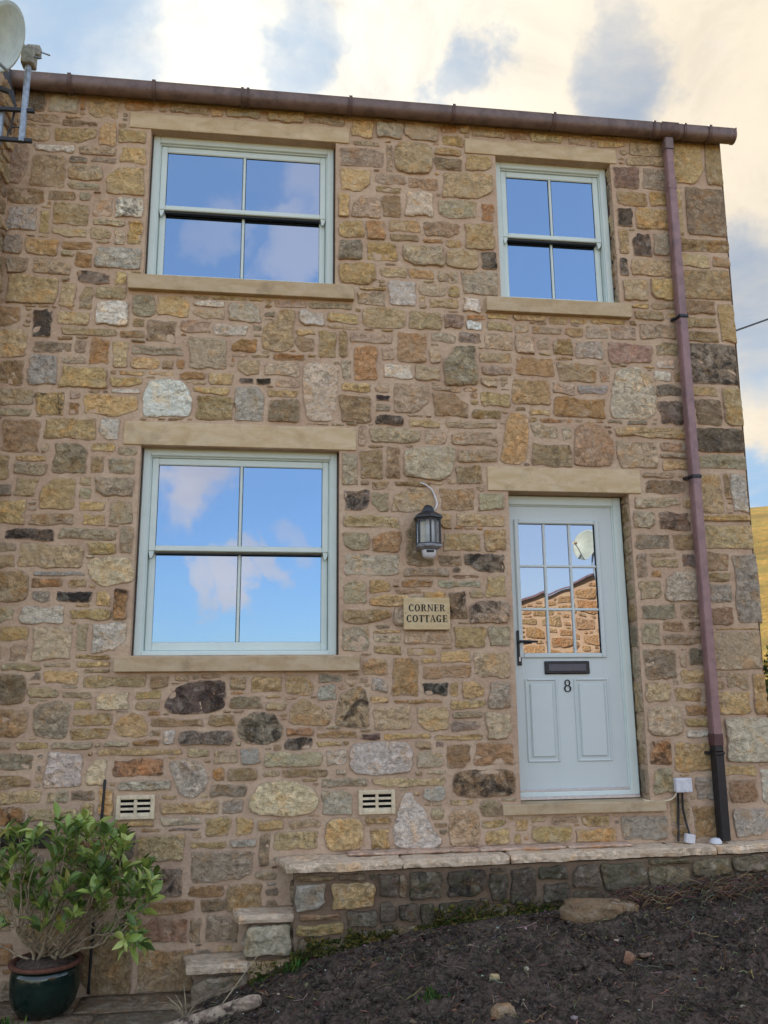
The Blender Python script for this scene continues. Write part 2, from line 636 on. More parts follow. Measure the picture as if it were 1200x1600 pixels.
# ------------------------------------------------------------------ the wall's stones, read off the photograph course by course
TILES = {
(0, 0): """135 450 200 510 d;240 465 365 530 gb;140 530 275 590 tp;300 555 450 590 n;255 600 455 670 y;465 580 550 665 y;555 600 695 675 y;
355 450 420 490 o;590 470 700 495 o;410 482 560 560 t;190 660 345 710 w;370 685 540 725 p;575 685 693 790 y;60 700 120 865 p;155 750 305 880 t;
310 740 400 760 d;440 740 545 775 g;335 785 480 845 g;330 855 440 890 g;500 785 695 910 y;70 880 210 950 n;225 890 330 940 n;440 945 520 1010 p;
552 935 685 1025 ws;270 950 410 1055 t;195 1010 260 1075 y;60 970 165 1070 b;455 1020 605 1060 g;240 1065 400 1115 t;430 1075 510 1120 t;
600 1040 685 1150 y;540 1075 570 1140 p;120 1120 265 1195 yo;295 1125 430 1170 o;40 1110 95 1200 pb;455 1155 680 1262 b;345 1178 430 1245 o;85 620 235 655 t""",
(400, 0): """385 690 600 780 pd;600 700 640 790 p;440 580 545 650 y;560 600 665 655 gb;720 595 855 640 p;845 590 915 625 o;865 640 1005 690 y;650 670 810 815 t;
860 690 960 730 y;850 740 955 805 n;985 705 1110 805 y;385 790 540 900 Y;555 810 700 868 p;560 875 700 905 n;725 830 865 890 n;870 815 1110 925 t;
820 892 868 930 o;380 905 440 1015 y;450 925 580 1025 p;590 920 680 1010 n;695 910 835 1025 pw;855 945 1030 1030 g;1058 950 1112 1020 o;
380 1030 500 1115 y;510 1040 600 1115 o;620 1040 760 1090 y;795 1035 950 1110 np;970 1050 1130 1170 y;625 1095 760 1125 n;795 1115 860 1140 o;
865 1120 960 1160 y;380 1125 490 1200 d;530 1150 660 1228 oy;690 1150 880 1250 p;920 1165 1035 1255 t;1055 1178 1135 1272 ds;760 930 830 960 g""",
(800, 0): """420 685 530 745 y;555 670 690 730 tp;560 735 700 790 t;460 775 600 880 rd;610 795 700 895 g;460 895 625 970 n;640 900 710 975 y;465 995 570 1060 ks;
575 980 715 1080 y;470 1085 555 1190 y;560 1090 650 1190 ks;660 1100 725 1200 g;770 680 900 870 y;912 680 985 895 ty;815 880 1010 1110 dn;
770 900 805 1090 t;800 1115 1020 1185 n;60 590 200 615 o""",
(0, 400): """0 0 20 100 n;40 0 130 105 g;160 15 340 75 tp;305 75 510 125 ds;35 95 270 225 ty;555 75 598 135 y;370 150 460 250 t;470 140 620 190 t;0 200 75 330 no;
280 150 360 210 t;445 230 605 330 w;620 210 720 265 g;750 205 895 290 y;920 210 1030 245 w;910 250 1050 300 p;1010 185 1130 212 y;1065 220 1200 310 pb;
130 275 250 380 k;265 270 405 325 t;315 340 530 375 t;690 310 835 410 nd;845 305 980 365 p;1020 320 1140 360 w;565 350 680 405 n;20 340 140 465 t;
180 405 340 460 nd;350 420 400 460 p;418 385 512 510 o;522 390 605 505 t;295 465 400 505 g;625 415 870 470 g;880 380 1070 535 p;1095 400 1200 450 o;
1080 455 1130 480 p;135 465 270 595 b;0 500 105 600 n;280 520 500 620 y;595 470 740 530 Y;760 490 815 515 n;820 480 850 515 o;580 535 690 560 y;
698 530 815 560 y;530 575 665 610 y;520 615 625 645 w;835 545 970 575 o;975 560 1135 605 y;910 608 1045 655 y;920 662 1085 770 yn;1110 610 1240 780 b;
1110 485 1240 560 t;1150 572 1220 600 k;0 620 160 700 t;165 635 310 725 ys;330 640 440 668 p;330 672 362 720 o;385 650 655 750 y;0 705 220 750 g;
205 755 450 865 Y;455 785 550 860 w;35 765 190 920 n;192 868 250 910 t;240 880 410 1015 dn;415 875 540 920 y;550 880 655 935 g;60 922 220 955 Y;
80 970 230 1005 g;430 930 485 1025 n;500 945 655 1030 g;0 930 50 1050 n;355 1035 420 1080 g;358 1090 435 1140 g;442 1035 655 1135 g;190 1060 352 1190 y;
70 1060 170 1190 t;0 1075 50 1120 d;0 1140 115 1258 y;510 1145 655 1250 g;365 1150 480 1195 y""",
(400, 400): """370 35 560 135 y;580 55 705 100 t;715 65 840 120 oy;855 80 950 125 g;965 75 1135 185 g;620 115 745 230 bw;510 145 600 168 y;470 172 590 225 p;
775 140 880 190 p;905 140 960 185 y;835 200 935 255 t;970 195 1055 265 w;110 208 245 245 p;250 210 435 260 g;205 268 328 335 w;332 265 480 320 y;
500 250 695 335 t;715 258 868 340 gy;878 278 970 340 pd;985 280 1055 302 o;990 308 1055 340 W;1095 270 1200 300 y;1085 308 1200 358 t;365 328 530 355 py;
190 342 265 365 y;440 358 640 405 p;665 360 795 500 to;810 358 935 410 g;942 358 1035 385 d;1090 365 1200 440 p;290 355 378 470 gy;185 388 275 450 n;
388 378 455 470 n;460 430 575 575 o;575 442 635 485 p;818 455 865 510 p;875 425 1035 610 gd;1055 445 1170 500 np;110 460 210 488 o;30 500 195 560 p;
620 500 725 570 w;750 512 860 575 p;1065 515 1190 555 p;400 490 450 580 g;85 570 200 615 p;0 575 80 605 K;75 622 205 660 y;55 672 195 780 yd;
415 600 545 640 y;555 600 640 640 p;645 592 705 630 p;515 652 625 680 K;555 692 640 725 dp;640 605 815 735 p;820 600 960 637 p;955 622 1020 650 o;
812 645 980 755 op;1065 640 1200 705 yt;1050 580 1110 620 p;388 652 548 770 n;575 742 695 785 k;720 752 870 805 y;1025 725 1145 765 n;885 768 1110 810 p;
530 808 770 890 g;482 800 528 890 p;790 818 890 860 p;915 822 1110 895 pg;950 908 1105 970 t;942 980 1055 1095 n;388 920 480 1085 g;488 912 600 1045 n;
612 902 665 1045 n;520 1055 635 1100 n;388 1092 530 1195 ds;550 1105 630 1190 g;640 1090 835 1190 t;860 1082 1010 1190 yn;1018 1112 1045 1190 y;
1050 1100 1160 1195 g;670 1062 790 1085 n""",
(800, 400): """490 10 550 95 ds;556 15 725 95 t;490 108 635 210 t;642 110 740 210 y;590 258 690 305 n;600 312 750 390 p;570 225 640 252 y;650 220 745 255 t;
0 280 150 302 y;180 290 250 320 y;280 285 355 315 y;362 285 510 315 y;0 318 55 345 p;110 335 232 370 p;238 340 330 380 no;350 335 440 385 pw;
460 340 580 390 p;20 375 105 440 p;185 388 290 480 on;120 385 180 420 p;298 400 435 515 pb;455 412 660 495 rp;670 412 760 470 t;615 485 740 538 pw;
25 475 190 565 on;215 500 400 585 pn;405 540 468 585 p;680 555 720 590 w;700 600 775 660 d;130 588 290 635 p;315 615 440 690 b;0 580 180 705 yn;
195 662 440 755 o;80 712 175 750 y;690 682 785 795 dk;405 768 545 795 w;505 805 795 860 yt;100 790 215 865 p;155 770 265 800 o;240 825 275 865 g;
105 875 265 985 yd;495 865 680 985 p;690 872 800 915 p;705 920 790 950 g;612 955 700 990 g;620 1015 730 1048 p;650 1052 795 1118 nd;520 1122 765 1180 g;
708 960 805 1005 y;820 70 1035 205 n;935 0 1025 50 n;800 0 925 48 t;835 290 960 345 t;820 215 960 275 n;972 225 1055 405 y;840 355 965 405 n;
845 418 1080 605 ds;848 615 980 655 y;988 620 1085 795 ny;880 672 980 795 dn;865 810 1095 920 dk;870 928 1110 1005 g;945 1010 1000 1035 t;
885 1020 985 1190 py;1032 1020 1128 1205 b;950 1045 1025 1100 n""",
(0, 800): """135 10 315 65 t;415 0 500 60 y;50 80 245 140 ks;285 78 530 130 g;562 70 645 205 g;0 115 95 175 g;398 140 540 205 y;90 150 385 265 t;0 210 50 255 n;
0 275 130 405 n;140 275 375 298 b;145 308 300 360 on;305 310 410 335 y;140 380 240 415 bd;250 358 420 425 K;455 382 520 440 y;538 350 630 490 os;
0 440 60 495 g;85 438 300 520 w;320 455 510 520 y;20 530 150 590 y;340 530 410 655 g;430 515 620 655 bw;150 550 338 695 yw;75 630 130 685 p;
342 662 520 693 y;305 698 515 725 y;30 700 220 740 t;388 735 520 757 t;205 745 385 805 Y;390 762 690 825 yg;0 765 115 890 dn;692 795 775 835 nr;
140 820 270 870 yg;290 830 440 868 yg;80 880 150 910 on;605 840 740 880 y;445 865 610 940 wy;620 888 740 920 yg;1090 868 1200 925 td;
355 890 430 930 y;345 940 520 1000 y;0 920 130 1050 n;95 935 148 985 g;330 1012 500 1055 yn;715 960 955 1010 n;980 965 1105 1005 on;745 1040 815 1080 w;
845 1018 1085 1095 ds;655 1070 750 1100 o;75 1065 215 1120 y;240 1080 420 1108 g;465 1108 840 1140 y;900 1110 1005 1140 t;985 1145 1110 1180 p;
1130 1135 1200 1170 b;0 1080 45 1125 p;0 1130 130 1200 dg;240 1130 385 1290 w;405 1148 500 1250 wy;530 1162 755 1235 os""",
(400, 800): """390 10 680 78 yg;390 90 530 185 g;545 102 675 190 on;392 195 672 305 gb;695 20 840 252 nd;875 5 922 88 y;930 0 1170 65 yg;895 92 1055 190 tn;
1065 80 1165 190 ny;850 195 968 265 nd;980 200 1175 285 ds;690 258 900 305 pg;705 312 830 350 o;855 315 1060 355 gb;925 287 1020 305 nr;1075 300 1175 400 gy;
400 315 515 440 g;535 345 630 385 y;650 355 770 395 n;790 362 875 390 oy;975 360 1062 395 t;530 392 688 440 y;912 395 990 480 ns;1000 415 1175 520 ps;
400 452 635 525 yg;640 425 688 540 gp;555 542 680 572 y;565 582 670 620 wy;400 538 525 650 g;697 557 910 625 p;930 550 1080 645 y;1090 530 1185 635 g;
720 635 850 670 y;750 682 840 715 y;862 652 1015 715 y;1022 650 1190 780 t;560 628 700 678 yn;490 682 622 760 yn;765 722 985 780 po;630 700 762 860 on;
775 795 900 865 K;908 797 950 850 y;960 795 1075 865 y;1090 800 1195 920 gb;520 808 605 845 b;290 812 365 855 b;0 790 120 845 y;140 790 275 850 yn;
215 765 400 792 gd;405 765 520 795 p;55 862 190 910 y;240 865 360 905 nd;675 870 850 905 on;545 865 640 890 y;935 882 1075 920 y;555 912 730 1020 yp;
750 925 900 1025 gy;892 930 1060 955 g;912 990 1065 1035 pd;1075 938 1200 1040 wo;155 1005 265 1045 o;285 1022 465 1060 on;495 1030 585 1060 kr;
600 1035 830 1060 y;840 1042 1100 1070 y;150 1067 265 1110 ds;295 1072 370 1120 y;440 1075 735 1230 wb;738 1072 830 1115 py;55 1127 305 1170 g;
325 1112 425 1180 gw;738 1132 880 1168 g;890 1117 1010 1195 on;1030 1080 1210 1190 on""",
(800, 800): """540 5 670 92 g;685 0 805 105 kr;525 97 745 180 gd;752 110 842 180 n;550 192 630 305 dp;665 190 770 215 pn;670 220 765 260 gy;655 277 712 310 o;
800 218 850 270 d;716 278 860 418 bp;565 320 695 415 gn;570 427 775 500 gd;790 430 850 500 pn;590 517 692 620 g;697 517 798 555 on;725 572 880 635 nd;
832 530 880 560 n;595 640 775 780 dn;780 652 828 720 p;830 645 890 715 d;600 792 745 890 gy;755 745 895 785 y;755 842 868 890 y;600 915 795 1050 p;
815 905 910 950 o;820 958 910 1005 y;820 1012 930 1045 w;630 1062 742 1180 os;760 1082 930 1190 y;900 0 1130 50 oy;915 58 1142 178 yg;910 185 1035 275 n;
920 287 1035 325 n;1042 192 1165 530 gb;920 335 1040 430 bg;940 437 1040 525 n;980 538 1170 558 y;955 565 1182 735 p;1010 757 1120 835 gn;985 842 1125 950 y;
965 785 1005 835 n;1132 750 1190 950 yo;1020 962 1195 1170 wg;960 745 1000 775 p;545 70 560 90 n""",
(0, 1200): """0 40 120 95 n;0 105 180 165 ty;230 105 310 135 g;335 100 445 120 dn;580 65 780 105 dw;750 152 1025 210 y;1035 152 1165 215 bg;
780 222 950 270 g;960 230 1085 335 Y;1100 238 1200 300 y;1078 335 1205 440 wd;920 342 1060 365 y;895 388 1155 535 g;985 0 1055 32 o;1065 20 1200 82 n;
1000 97 1160 145 dp;650 310 860 450 nt;700 462 860 605 ds;882 552 1035 605 no;1070 560 1200 645 n;730 622 915 680 no;930 620 1060 672 dn;895 700 945 790 g;
960 685 1088 785 dp;690 708 870 825 nr;640 838 865 1045 n;420 760 625 1040 n;820 280 900 305 d;560 250 710 275 y;575 298 660 390 dk;35 290 220 350 K;
130 170 330 215 py;460 125 520 195 y;0 200 125 270 os""",
(400, 1200): """335 132 460 195 gb;0 237 135 295 y;150 240 320 278 yp;80 302 295 388 gy;325 222 500 385 Y;515 225 632 262 no;532 282 638 378 y;
950 12 1195 130 yks;820 167 1000 213 y;1042 155 1150 230 nd;862 220 900 260 y;908 230 1048 372 np;1075 285 1200 368 y;1055 237 1145 280 y;
550 42 860 95 yg;332 45 520 80 g;150 15 320 65 n;0 330 75 430 dn;1155 165 1200 220 t""",
(800, 1200): """85 272 285 360 Y;290 280 490 350 yo;512 252 735 350 gb;0 258 40 300 y;0 312 45 360 y;210 227 310 265 p;292 252 435 276 y;852 190 965 350 no;
762 155 880 220 gy;885 72 950 130 b;1047 55 1140 165 no;1032 182 1200 343 bw;632 0 760 105 g;1010 0 1150 38 y;1170 0 1205 160 w""",
}
PLINTH = {
(400, 1200): """175 545 315 660 b;370 545 550 640 y;220 668 400 718 rn;200 728 395 780 y;185 795 405 860 dg;430 670 560 755 gd;565 625 650 720 d;575 522 655 600 d;
662 512 705 600 n;718 502 868 605 ds;890 490 1085 585 ds;1100 520 1200 615 d;662 632 750 710 ds;780 642 840 740 ds;872 622 1025 700 d;1040 642 1170 700 gd;
230 880 290 930 b;450 762 640 840 gd;652 745 760 850 pn;180 505 360 540 n""",
(800, 1200): """0 502 112 640 d;118 487 250 540 d;290 457 428 560 d;170 545 310 640 d;435 448 640 570 dg;322 565 450 610 gd;645 412 860 468 g;652 475 860 580 g;
868 402 1050 508 g;1055 398 1200 470 g;880 515 1000 560 g;40 640 250 690 gd;460 575 630 620 dg"""}
# outlines of the stones one notices first, in photograph pixels
HERO = [
("pw", [(473, 570), (487, 564), (510, 567), (532, 577), (528, 600), (524, 633), (523, 657), (500, 660), (480, 657), (475, 633), (472, 600)]),
("gy", [(437, 483), (463, 485), (458, 510), (460, 540), (443, 551), (410, 547), (408, 533), (413, 507), (432, 500)]),
("wt", [(633, 703), (653, 698), (677, 697), (713, 698), (711, 720), (705, 743), (687, 753), (660, 748), (630, 745), (630, 720)]),
("w", [(630, 1240), (643, 1236), (648, 1250), (663, 1263), (673, 1290), (693, 1315), (683, 1326), (633, 1327), (615, 1322), (613, 1297), (621, 1268)]),
("oY", [(797, 643), (824, 647), (827, 673), (823, 720), (813, 726), (781, 724), (786, 690), (790, 660)]),
("po", [(923, 657), (940, 667), (960, 693), (958, 728), (927, 730), (897, 728), (896, 700), (898, 667)]),
("wg", [(963, 577), (987, 572), (1013, 583), (1024, 607), (1025, 647), (1013, 656), (960, 655), (952, 647), (955, 607)]),
("W", [(227, 607), (233, 595), (260, 590), (287, 597), (297, 610), (301, 633), (298, 653), (260, 650), (243, 653), (223, 652), (222, 620)]),
("ks", [(263, 1087), (277, 1072), (310, 1063), (350, 1062), (355, 1077), (352, 1103), (343, 1112), (293, 1117), (267, 1115), (254, 1104)]),
("gd", [(50, 1107), (83, 1093), (112, 1098), (110, 1120), (103, 1155), (77, 1155), (52, 1150)]),
("Y", [(187, 1120), (210, 1112), (225, 1120), (232, 1137), (230, 1150), (213, 1153), (187, 1152), (177, 1136)]),
("ty", [(460, 1097), (477, 1090), (513, 1113), (520, 1120), (513, 1135), (450, 1132), (453, 1110)]),
("ts", [(530, 1083), (563, 1070), (573, 1080), (578, 1117), (577, 1138), (553, 1138), (523, 1133), (525, 1110)]),
("ds", [(372, 1125), (400, 1110), (430, 1115), (443, 1135), (440, 1155), (415, 1165), (385, 1162), (371, 1150)]),
("yw", [(405, 1222), (450, 1218), (490, 1230), (500, 1250), (492, 1270), (450, 1276), (395, 1272), (385, 1258)]),
("dw", [(262, 1190), (290, 1184), (315, 1190), (328, 1215), (322, 1235), (300, 1247), (282, 1246), (270, 1215)]),
("yw", [(135, 876), (165, 868), (205, 872), (212, 895), (208, 910), (175, 915), (160, 919), (140, 903)]),
]
PAL = {'t': (196, 171, 130), 'y': (204, 172, 118), 'g': (182, 166, 134), 'b': (184, 175, 160), 'k': (104, 90, 78), 'd': (142, 127, 108),
       'p': (194, 168, 138), 'o': (182, 138, 92), 'n': (170, 142, 104), 'w': (232, 218, 196), 'r': (164, 124, 104), 'Y': (212, 178, 122),
       'K': (62, 54, 49), 'W': (240, 232, 218)}


def code_col(code):
    ks = [PAL[c] for c in code if c in PAL]
    c = np.mean(np.array(ks, float), axis=0) * .90 + np.array((200, 178, 150)) * .10
    c = c * (1 + random.uniform(-0.07, 0.07)) + np.array([random.uniform(-3, 3) for _ in range(3)])
    al = 0.85 if 's' in code else (0.55 if 'k' in code else (0.30 if 'd' in code else random.choice((0.0, 0.0, 0.05, 0.12, 0.2))))
    return (*lin(tuple(np.clip(c, 20, 235))), al)


def read_tiles(tiles, Y):
    out = []
    for (ox, oy), txt in tiles.items():
        for row in txt.replace('\n', '').split(';'):
            a = row.split()
            x0, y0, x1, y1 = (float(v) / 3 for v in a[:4])
            x0, x1, y0, y1 = x0 + ox, x1 + ox, y0 + oy, y1 + oy
            xc, yc = (x0 + x1) / 2, (y0 + y1) / 2
            X0, X1 = at(x0, yc, Y)[0], at(x1, yc, Y)[0]
            Z0, Z1 = at(xc, y1, Y)[1], at(xc, y0, Y)[1]
            out.append([X0 - .008, X1 + .008, Z0 - .007, Z1 + .007, a[4]])
    return out


def separate(rects, gap=0.006):
    """trim boxes that overlap so that no two stones share space"""
    rects.sort(key=lambda r: -(r[1] - r[0]) * (r[3] - r[2]))
    keep = []
    for r in rects:
        for k in keep:
            ox = min(r[1], k[1]) - max(r[0], k[0]) + gap
            oz = min(r[3], k[3]) - max(r[2], k[2]) + gap
            if ox <= 0 or oz <= 0:
                continue
            if ox / (r[1] - r[0]) < oz / (r[3] - r[2]):
                if r[0] + r[1] < k[0] + k[1]:
                    r[1] -= ox
                else:
                    r[0] += ox
            else:
                if r[2] + r[3] < k[2] + k[3]:
                    r[3] -= oz
                else:
                    r[2] += oz
            if r[1] - r[0] < 0.035 or r[3] - r[2] < 0.016:
                break
        if r[1] - r[0] >= 0.035 and r[3] - r[2] >= 0.016:
            keep.append(r)
    return keep


def box_outline(x0, x1, z0, z1, rnd=None):
    """an uneven four- or five-sided stone inside the box"""
    w, h = x1 - x0, z1 - z0
    j = lambda s: random.uniform(0, s)
    k = random.random()
    jx, jz = min(0.10 * w, 0.024), min(0.15 * h, 0.019)
    P = [(x0 + j(jx), z0 + j(jz)), (x1 - j(jx), z0 + j(jz)), (x1 - j(jx), z1 - j(jz)), (x0 + j(jx), z1 - j(jz))]
    if k < 0.30:                               # one knocked-off corner
        c = random.randrange(4)
        a, b, d = P[c - 1], P[c], P[(c + 1) % 4]
        t = random.uniform(0.18, 0.42)
        P[c:c + 1] = [(b[0] + (a[0] - b[0]) * t, b[1] + (a[1] - b[1]) * t), (b[0] + (d[0] - b[0]) * t, b[1] + (d[1] - b[1]) * t)]
    elif k < 0.37 and w < 2.4 * h:             # rounded block
        P = [(x0 + w / 2 + w / 2 * math.copysign(abs(math.cos(t)) ** 0.45, math.cos(t)), z0 + h / 2 + h / 2 * math.copysign(abs(math.sin(t)) ** 0.45, math.sin(t)))
             for t in [2 * math.pi * i / 10 + 0.2 for i in range(10)]]
    if len(P) < 7:                             # broken edges between the corners
        Q = []
        c = (x0 + w / 2, z0 + h / 2)
        for i in range(len(P)):
            a, b = P[i], P[(i + 1) % len(P)]
            Q.append(a)
            L = math.hypot(b[0] - a[0], b[1] - a[1])
            for t in ((.5,) if L < .11 else (.33, .68) if L < .26 else (.25, .5, .76)):
                t += random.uniform(-.1, .1)
                px, pz = a[0] + (b[0] - a[0]) * t, a[1] + (b[1] - a[1]) * t
                d = random.uniform(-.010, .008) if random.random() < .8 else random.uniform(.004, .016)
                d = min(d, .14 * min(w, h))
                nx, nz = c[0] - px, c[1] - pz
                if abs(b[0] - a[0]) > abs(b[1] - a[1]):
                    nx, nz = 0, math.copysign(1, nz)
                else:
                    nx, nz = math.copysign(1, nx), 0
                Q.append((px + nx * d, pz + nz * d))
        P = Q
    return P


def stone_mesh(poly, proud, depth, col, Y=0.0, seed=0, rough=0.5, raw=False):
    """outline (x, z) -> vertices and faces of one rough stone that stands proud of the wall plane at y = Y (front is -y)"""
    P = np.array(poly, float)
    a2 = np.sum(P[:, 0] * np.roll(P[:, 1], -1) - np.roll(P[:, 0], -1) * P[:, 1])
    if a2 < 0:
        P = P[::-1]
    q = []                                     # clip the corners once
    for i in range(len(P)):
        a, b = P[i], P[(i + 1) % len(P)]
        t = 0.15 if len(P) < 17 else 0.22
        q += [a + (b - a) * t, a + (b - a) * (1 - t)]
    q = np.array(q)
    seg = np.linalg.norm(np.roll(q, -1, 0) - q, axis=1)
    per = seg.sum()
    n = int(np.clip(per / 0.021, 12, 48))
    cum = np.concatenate([[0], np.cumsum(seg)])
    s = np.linspace(0, per, n, endpoint=False)
    idx = np.clip(np.searchsorted(cum, s, side='right') - 1, 0, len(q) - 1)
    f = ((s - cum[idx]) / seg[idx])[:, None]
    P = q[idx] * (1 - f) + q[(idx + 1) % len(q)] * f
    c = (P.min(0) + P.max(0)) / 2
    hx, hz = (P.max(0) - P.min(0)) / 2
    hm = min(hx, hz)
    for i in range(n):                         # uneven arris
        nz = mnoise.noise(Vector((P[i, 0] * 30 + seed, P[i, 1] * 30, seed * 1.7)))
        P[i] += (P[i] - c) / (np.linalg.norm(P[i] - c) + 1e-6) * nz * min(0.010, 0.16 * hm)
    d = [(0.0, -depth, 1.0), (0.0, 0.10, 1.0), (min(0.0025, .15 * hm), 0.84, .85), (min(0.006, .32 * hm), 1.0, .50), (min(0.018, 0.5 * hm), 1.0, .12), (0.70 * hm, 1.0, -.5)]
    tx, tz = random.uniform(-1, 1), random.uniform(-1, 1)
    V, F = [], []

    def relief(x, z):
        v = mnoise.noise(Vector((x * 9 + seed, z * 14, seed))) * 1.0 + mnoise.noise(Vector((x * 26, z * 34 + seed, seed * 2.1))) * 0.6
        v += abs(mnoise.noise(Vector((x * 7, z * 17 + seed * 3, 4.2)))) * 0.8
        return v
    E = []
    for ins, hgt, eg in d:
        E += [eg] * n
        for i in range(n):
            k = np.array([1 - ins / hx, 1 - ins / hz])
            p = c + (P[i] - c) * k
            if hgt < 0:
                y = -hgt
            else:
                rel = relief(p[0], p[1]) * rough * 0.014 * min(1, ins / 0.012)
                tilt = (tx * (p[0] - c[0]) / hx + tz * (p[1] - c[1]) / hz) * 0.28 * proud
                y = -(proud * hgt + (rel + tilt) * (1 if hgt > 0.3 else 0.2))
            V.append((p[0], Y + y, p[1]))
    m = len(d)
    V.append((c[0], Y - proud - relief(c[0], c[1]) * rough * 0.014, c[1]))
    for r in range(m - 1):
        for i in range(n):
            i2 = (i + 1) % n
            F.append((r * n + i, r * n + i2, (r + 1) * n + i2, (r + 1) * n + i))
    for i in range(n):
        F.append(((m - 1) * n + i, (m - 1) * n + (i + 1) % n, m * n))
    return V, F, [(*col, e) for e in E + [-.8]]


class Occ:
    """which part of the wall face is taken, on a fine grid"""
    def __init__(s, x0, x1, z0, z1, g=0.006):
        s.x0, s.z0, s.g = x0, z0, g
        s.nx, s.nz = int((x1 - x0) / g), int((z1 - z0) / g)
        s.a = np.zeros((s.nz, s.nx), bool)
        s.xs = x0 + (np.arange(s.nx) + .5) * g
        s.zs = z0 + (np.arange(s.nz) + .5) * g

    def rect(s, x0, x1, z0, z1):
        i0, i1 = max(0, int((x0 - s.x0) / s.g)), int(math.ceil((x1 - s.x0) / s.g))
        j0, j1 = max(0, int((z0 - s.z0) / s.g)), int(math.ceil((z1 - s.z0) / s.g))
        if i1 > 0 and j1 > 0:
            s.a[j0:j1, i0:i1] = True

    def poly(s, P, grow=0.008):
        P = np.array(P)
        c = P.mean(0)
        d = P - c
        P = c + d * (1 + grow / (np.linalg.norm(d, axis=1)[:, None] + 1e-6))
        i0, i1 = max(0, int((P[:, 0].min() - s.x0) / s.g)), min(s.nx, int((P[:, 0].max() - s.x0) / s.g) + 2)
        j0, j1 = max(0, int((P[:, 1].min() - s.z0) / s.g)), min(s.nz, int((P[:, 1].max() - s.z0) / s.g) + 2)
        if i1 <= i0 or j1 <= j0:
            return
        X, Z = np.meshgrid(s.xs[i0:i1], s.zs[j0:j1])
        ins = np.zeros(X.shape, bool)
        n = len(P)
        for k in range(n):
            (xa, za), (xb, zb) = P[k], P[(k + 1) % n]
            if za == zb:
                continue
            c_ = ((za > Z) != (zb > Z)) & (X < (xb - xa) * (Z - za) / (zb - za) + xa)
            ins ^= c_
        s.a[j0:j1, i0:i1] |= ins

    def grow(s, rects, cells=5, gap=1):
        """let boxes swell towards their neighbours until only a joint is left"""
        g = s.g
        B = []
        for r in rects:
            B.append([int(round((r[0] - s.x0) / g)), int(round((r[1] - s.x0) / g)), int(round((r[2] - s.z0) / g)), int(round((r[3] - s.z0) / g))])
        for b in B:
            s.a[max(0, b[2]):b[3], max(0, b[0]):b[1]] = True
        for step in range(cells):
            for b in B:
                for side in random.sample(range(4), 4):
                    x0, x1, z0, z1 = b
                    if side == 0:
                        w = (z0, z1, x0 - 1 - gap, x0); t = (z0, z1, x0 - 1, x0)
                    elif side == 1:
                        w = (z0, z1, x1, x1 + 1 + gap); t = (z0, z1, x1, x1 + 1)
                    elif side == 2:
                        w = (z0 - 1 - gap, z0, x0, x1); t = (z0 - 1, z0, x0, x1)
                    else:
                        w = (z1, z1 + 1 + gap, x0, x1); t = (z1, z1 + 1, x0, x1)
                    if w[0] < 0 or w[2] < 0 or w[1] > s.nz or w[3] > s.nx or s.a[w[0]:w[1], w[2]:w[3]].any():
                        continue
                    s.a[t[0]:t[1], t[2]:t[3]] = True
                    b[[0, 1, 2, 3][side]] += (-1, 1, -1, 1)[side]
        for r, b in zip(rects, B):
            r[0], r[1], r[2], r[3] = s.x0 + b[0] * g, s.x0 + b[1] * g, s.z0 + b[2] * g, s.z0 + b[3] * g
        return rects

    def fill(s, sizes, rnd, gap=0.007, tries=400):
        """pack boxes of falling size into what is still free"""
        out = []
        for (w, h) in sizes:
            nw, nh = int((w + gap) / s.g), int((h + gap) / s.g)
            S = np.zeros((s.nz + 1, s.nx + 1), np.int32)
            S[1:, 1:] = np.cumsum(np.cumsum(s.a, 0), 1)
            if nw >= s.nx or nh >= s.nz:
                continue
            free = (S[nh:, nw:] - S[:-nh, nw:] - S[nh:, :-nw] + S[:-nh, :-nw]) == 0
            js, is_ = np.nonzero(free)
            if len(js) == 0:
                continue
            order = rnd.permutation(len(js))[:6000]
            for k in order:
                j, i = js[k], is_[k]
                if s.a[j:j + nh, i:i + nw].any():
                    continue
                s.a[j:j + nh, i:i + nw] = True
                x0, z0 = s.x0 + i * s.g + gap / 2, s.z0 + j * s.g + gap / 2
                out.append([x0, x0 + w * rnd.uniform(.93, 1), z0, z0 + h * rnd.uniform(.93, 1)])
        return out


FILL_SIZES = [(.34, .15), (.27, .17), (.30, .11), (.22, .13), (.26, .085), (.18, .10), (.20, .07), (.13, .11), (.24, .055), (.15, .065), (.10, .085),
              (.19, .042), (.12, .048), (.085, .06), (.15, .032), (.10, .035), (.066, .045), (.11, .025), (.06, .03), (.08, .02), (.04, .035), (.045, .02)]

# ------------------------------------------------------------------ the cottage
XR0 = 3.475


def corner_x(z):
    return 3.462 + (z - 1.6) * 0.0195


WALL_TOP = 6.16
LEDGE = 0.75
FY = 0.075                                   # window frames stand this far behind the wall face
DY = 0.11                                    # the door frame
WIN = {'w1': (-0.985, 0.378, 4.700, 5.888), 'w2': (-0.937, 0.412, 2.008, 3.436), 'w3': (1.652, 2.578, 4.668, 5.882)}
DOOR = (1.592, 2.528, 1.035, 3.166)
DOOR_L = 1.640                               # left edge of the opening: the frame stands behind the stone here
OPEN = [(a - .008, b + .010, c, d) for a, b, c, d in WIN.values()] + [(DOOR_L, DOOR[1] + .02, DOOR[2] - .02, DOOR[3])]
LINTELS = [(-1.150, 0.490, 5.890, 6.016), (-1.064, 0.540, 3.438, 3.602), (1.488, 2.644, 3.168, 3.344), (1.400, 2.640, 5.884, 6.006)]
SILLS = [(-1.088, 0.523, 4.578, 4.698), (-1.035, 0.558, 1.903, 2.006), (1.518, 2.656, 4.544, 4.664), (1.506, 2.642, 0.957, 1.030)]
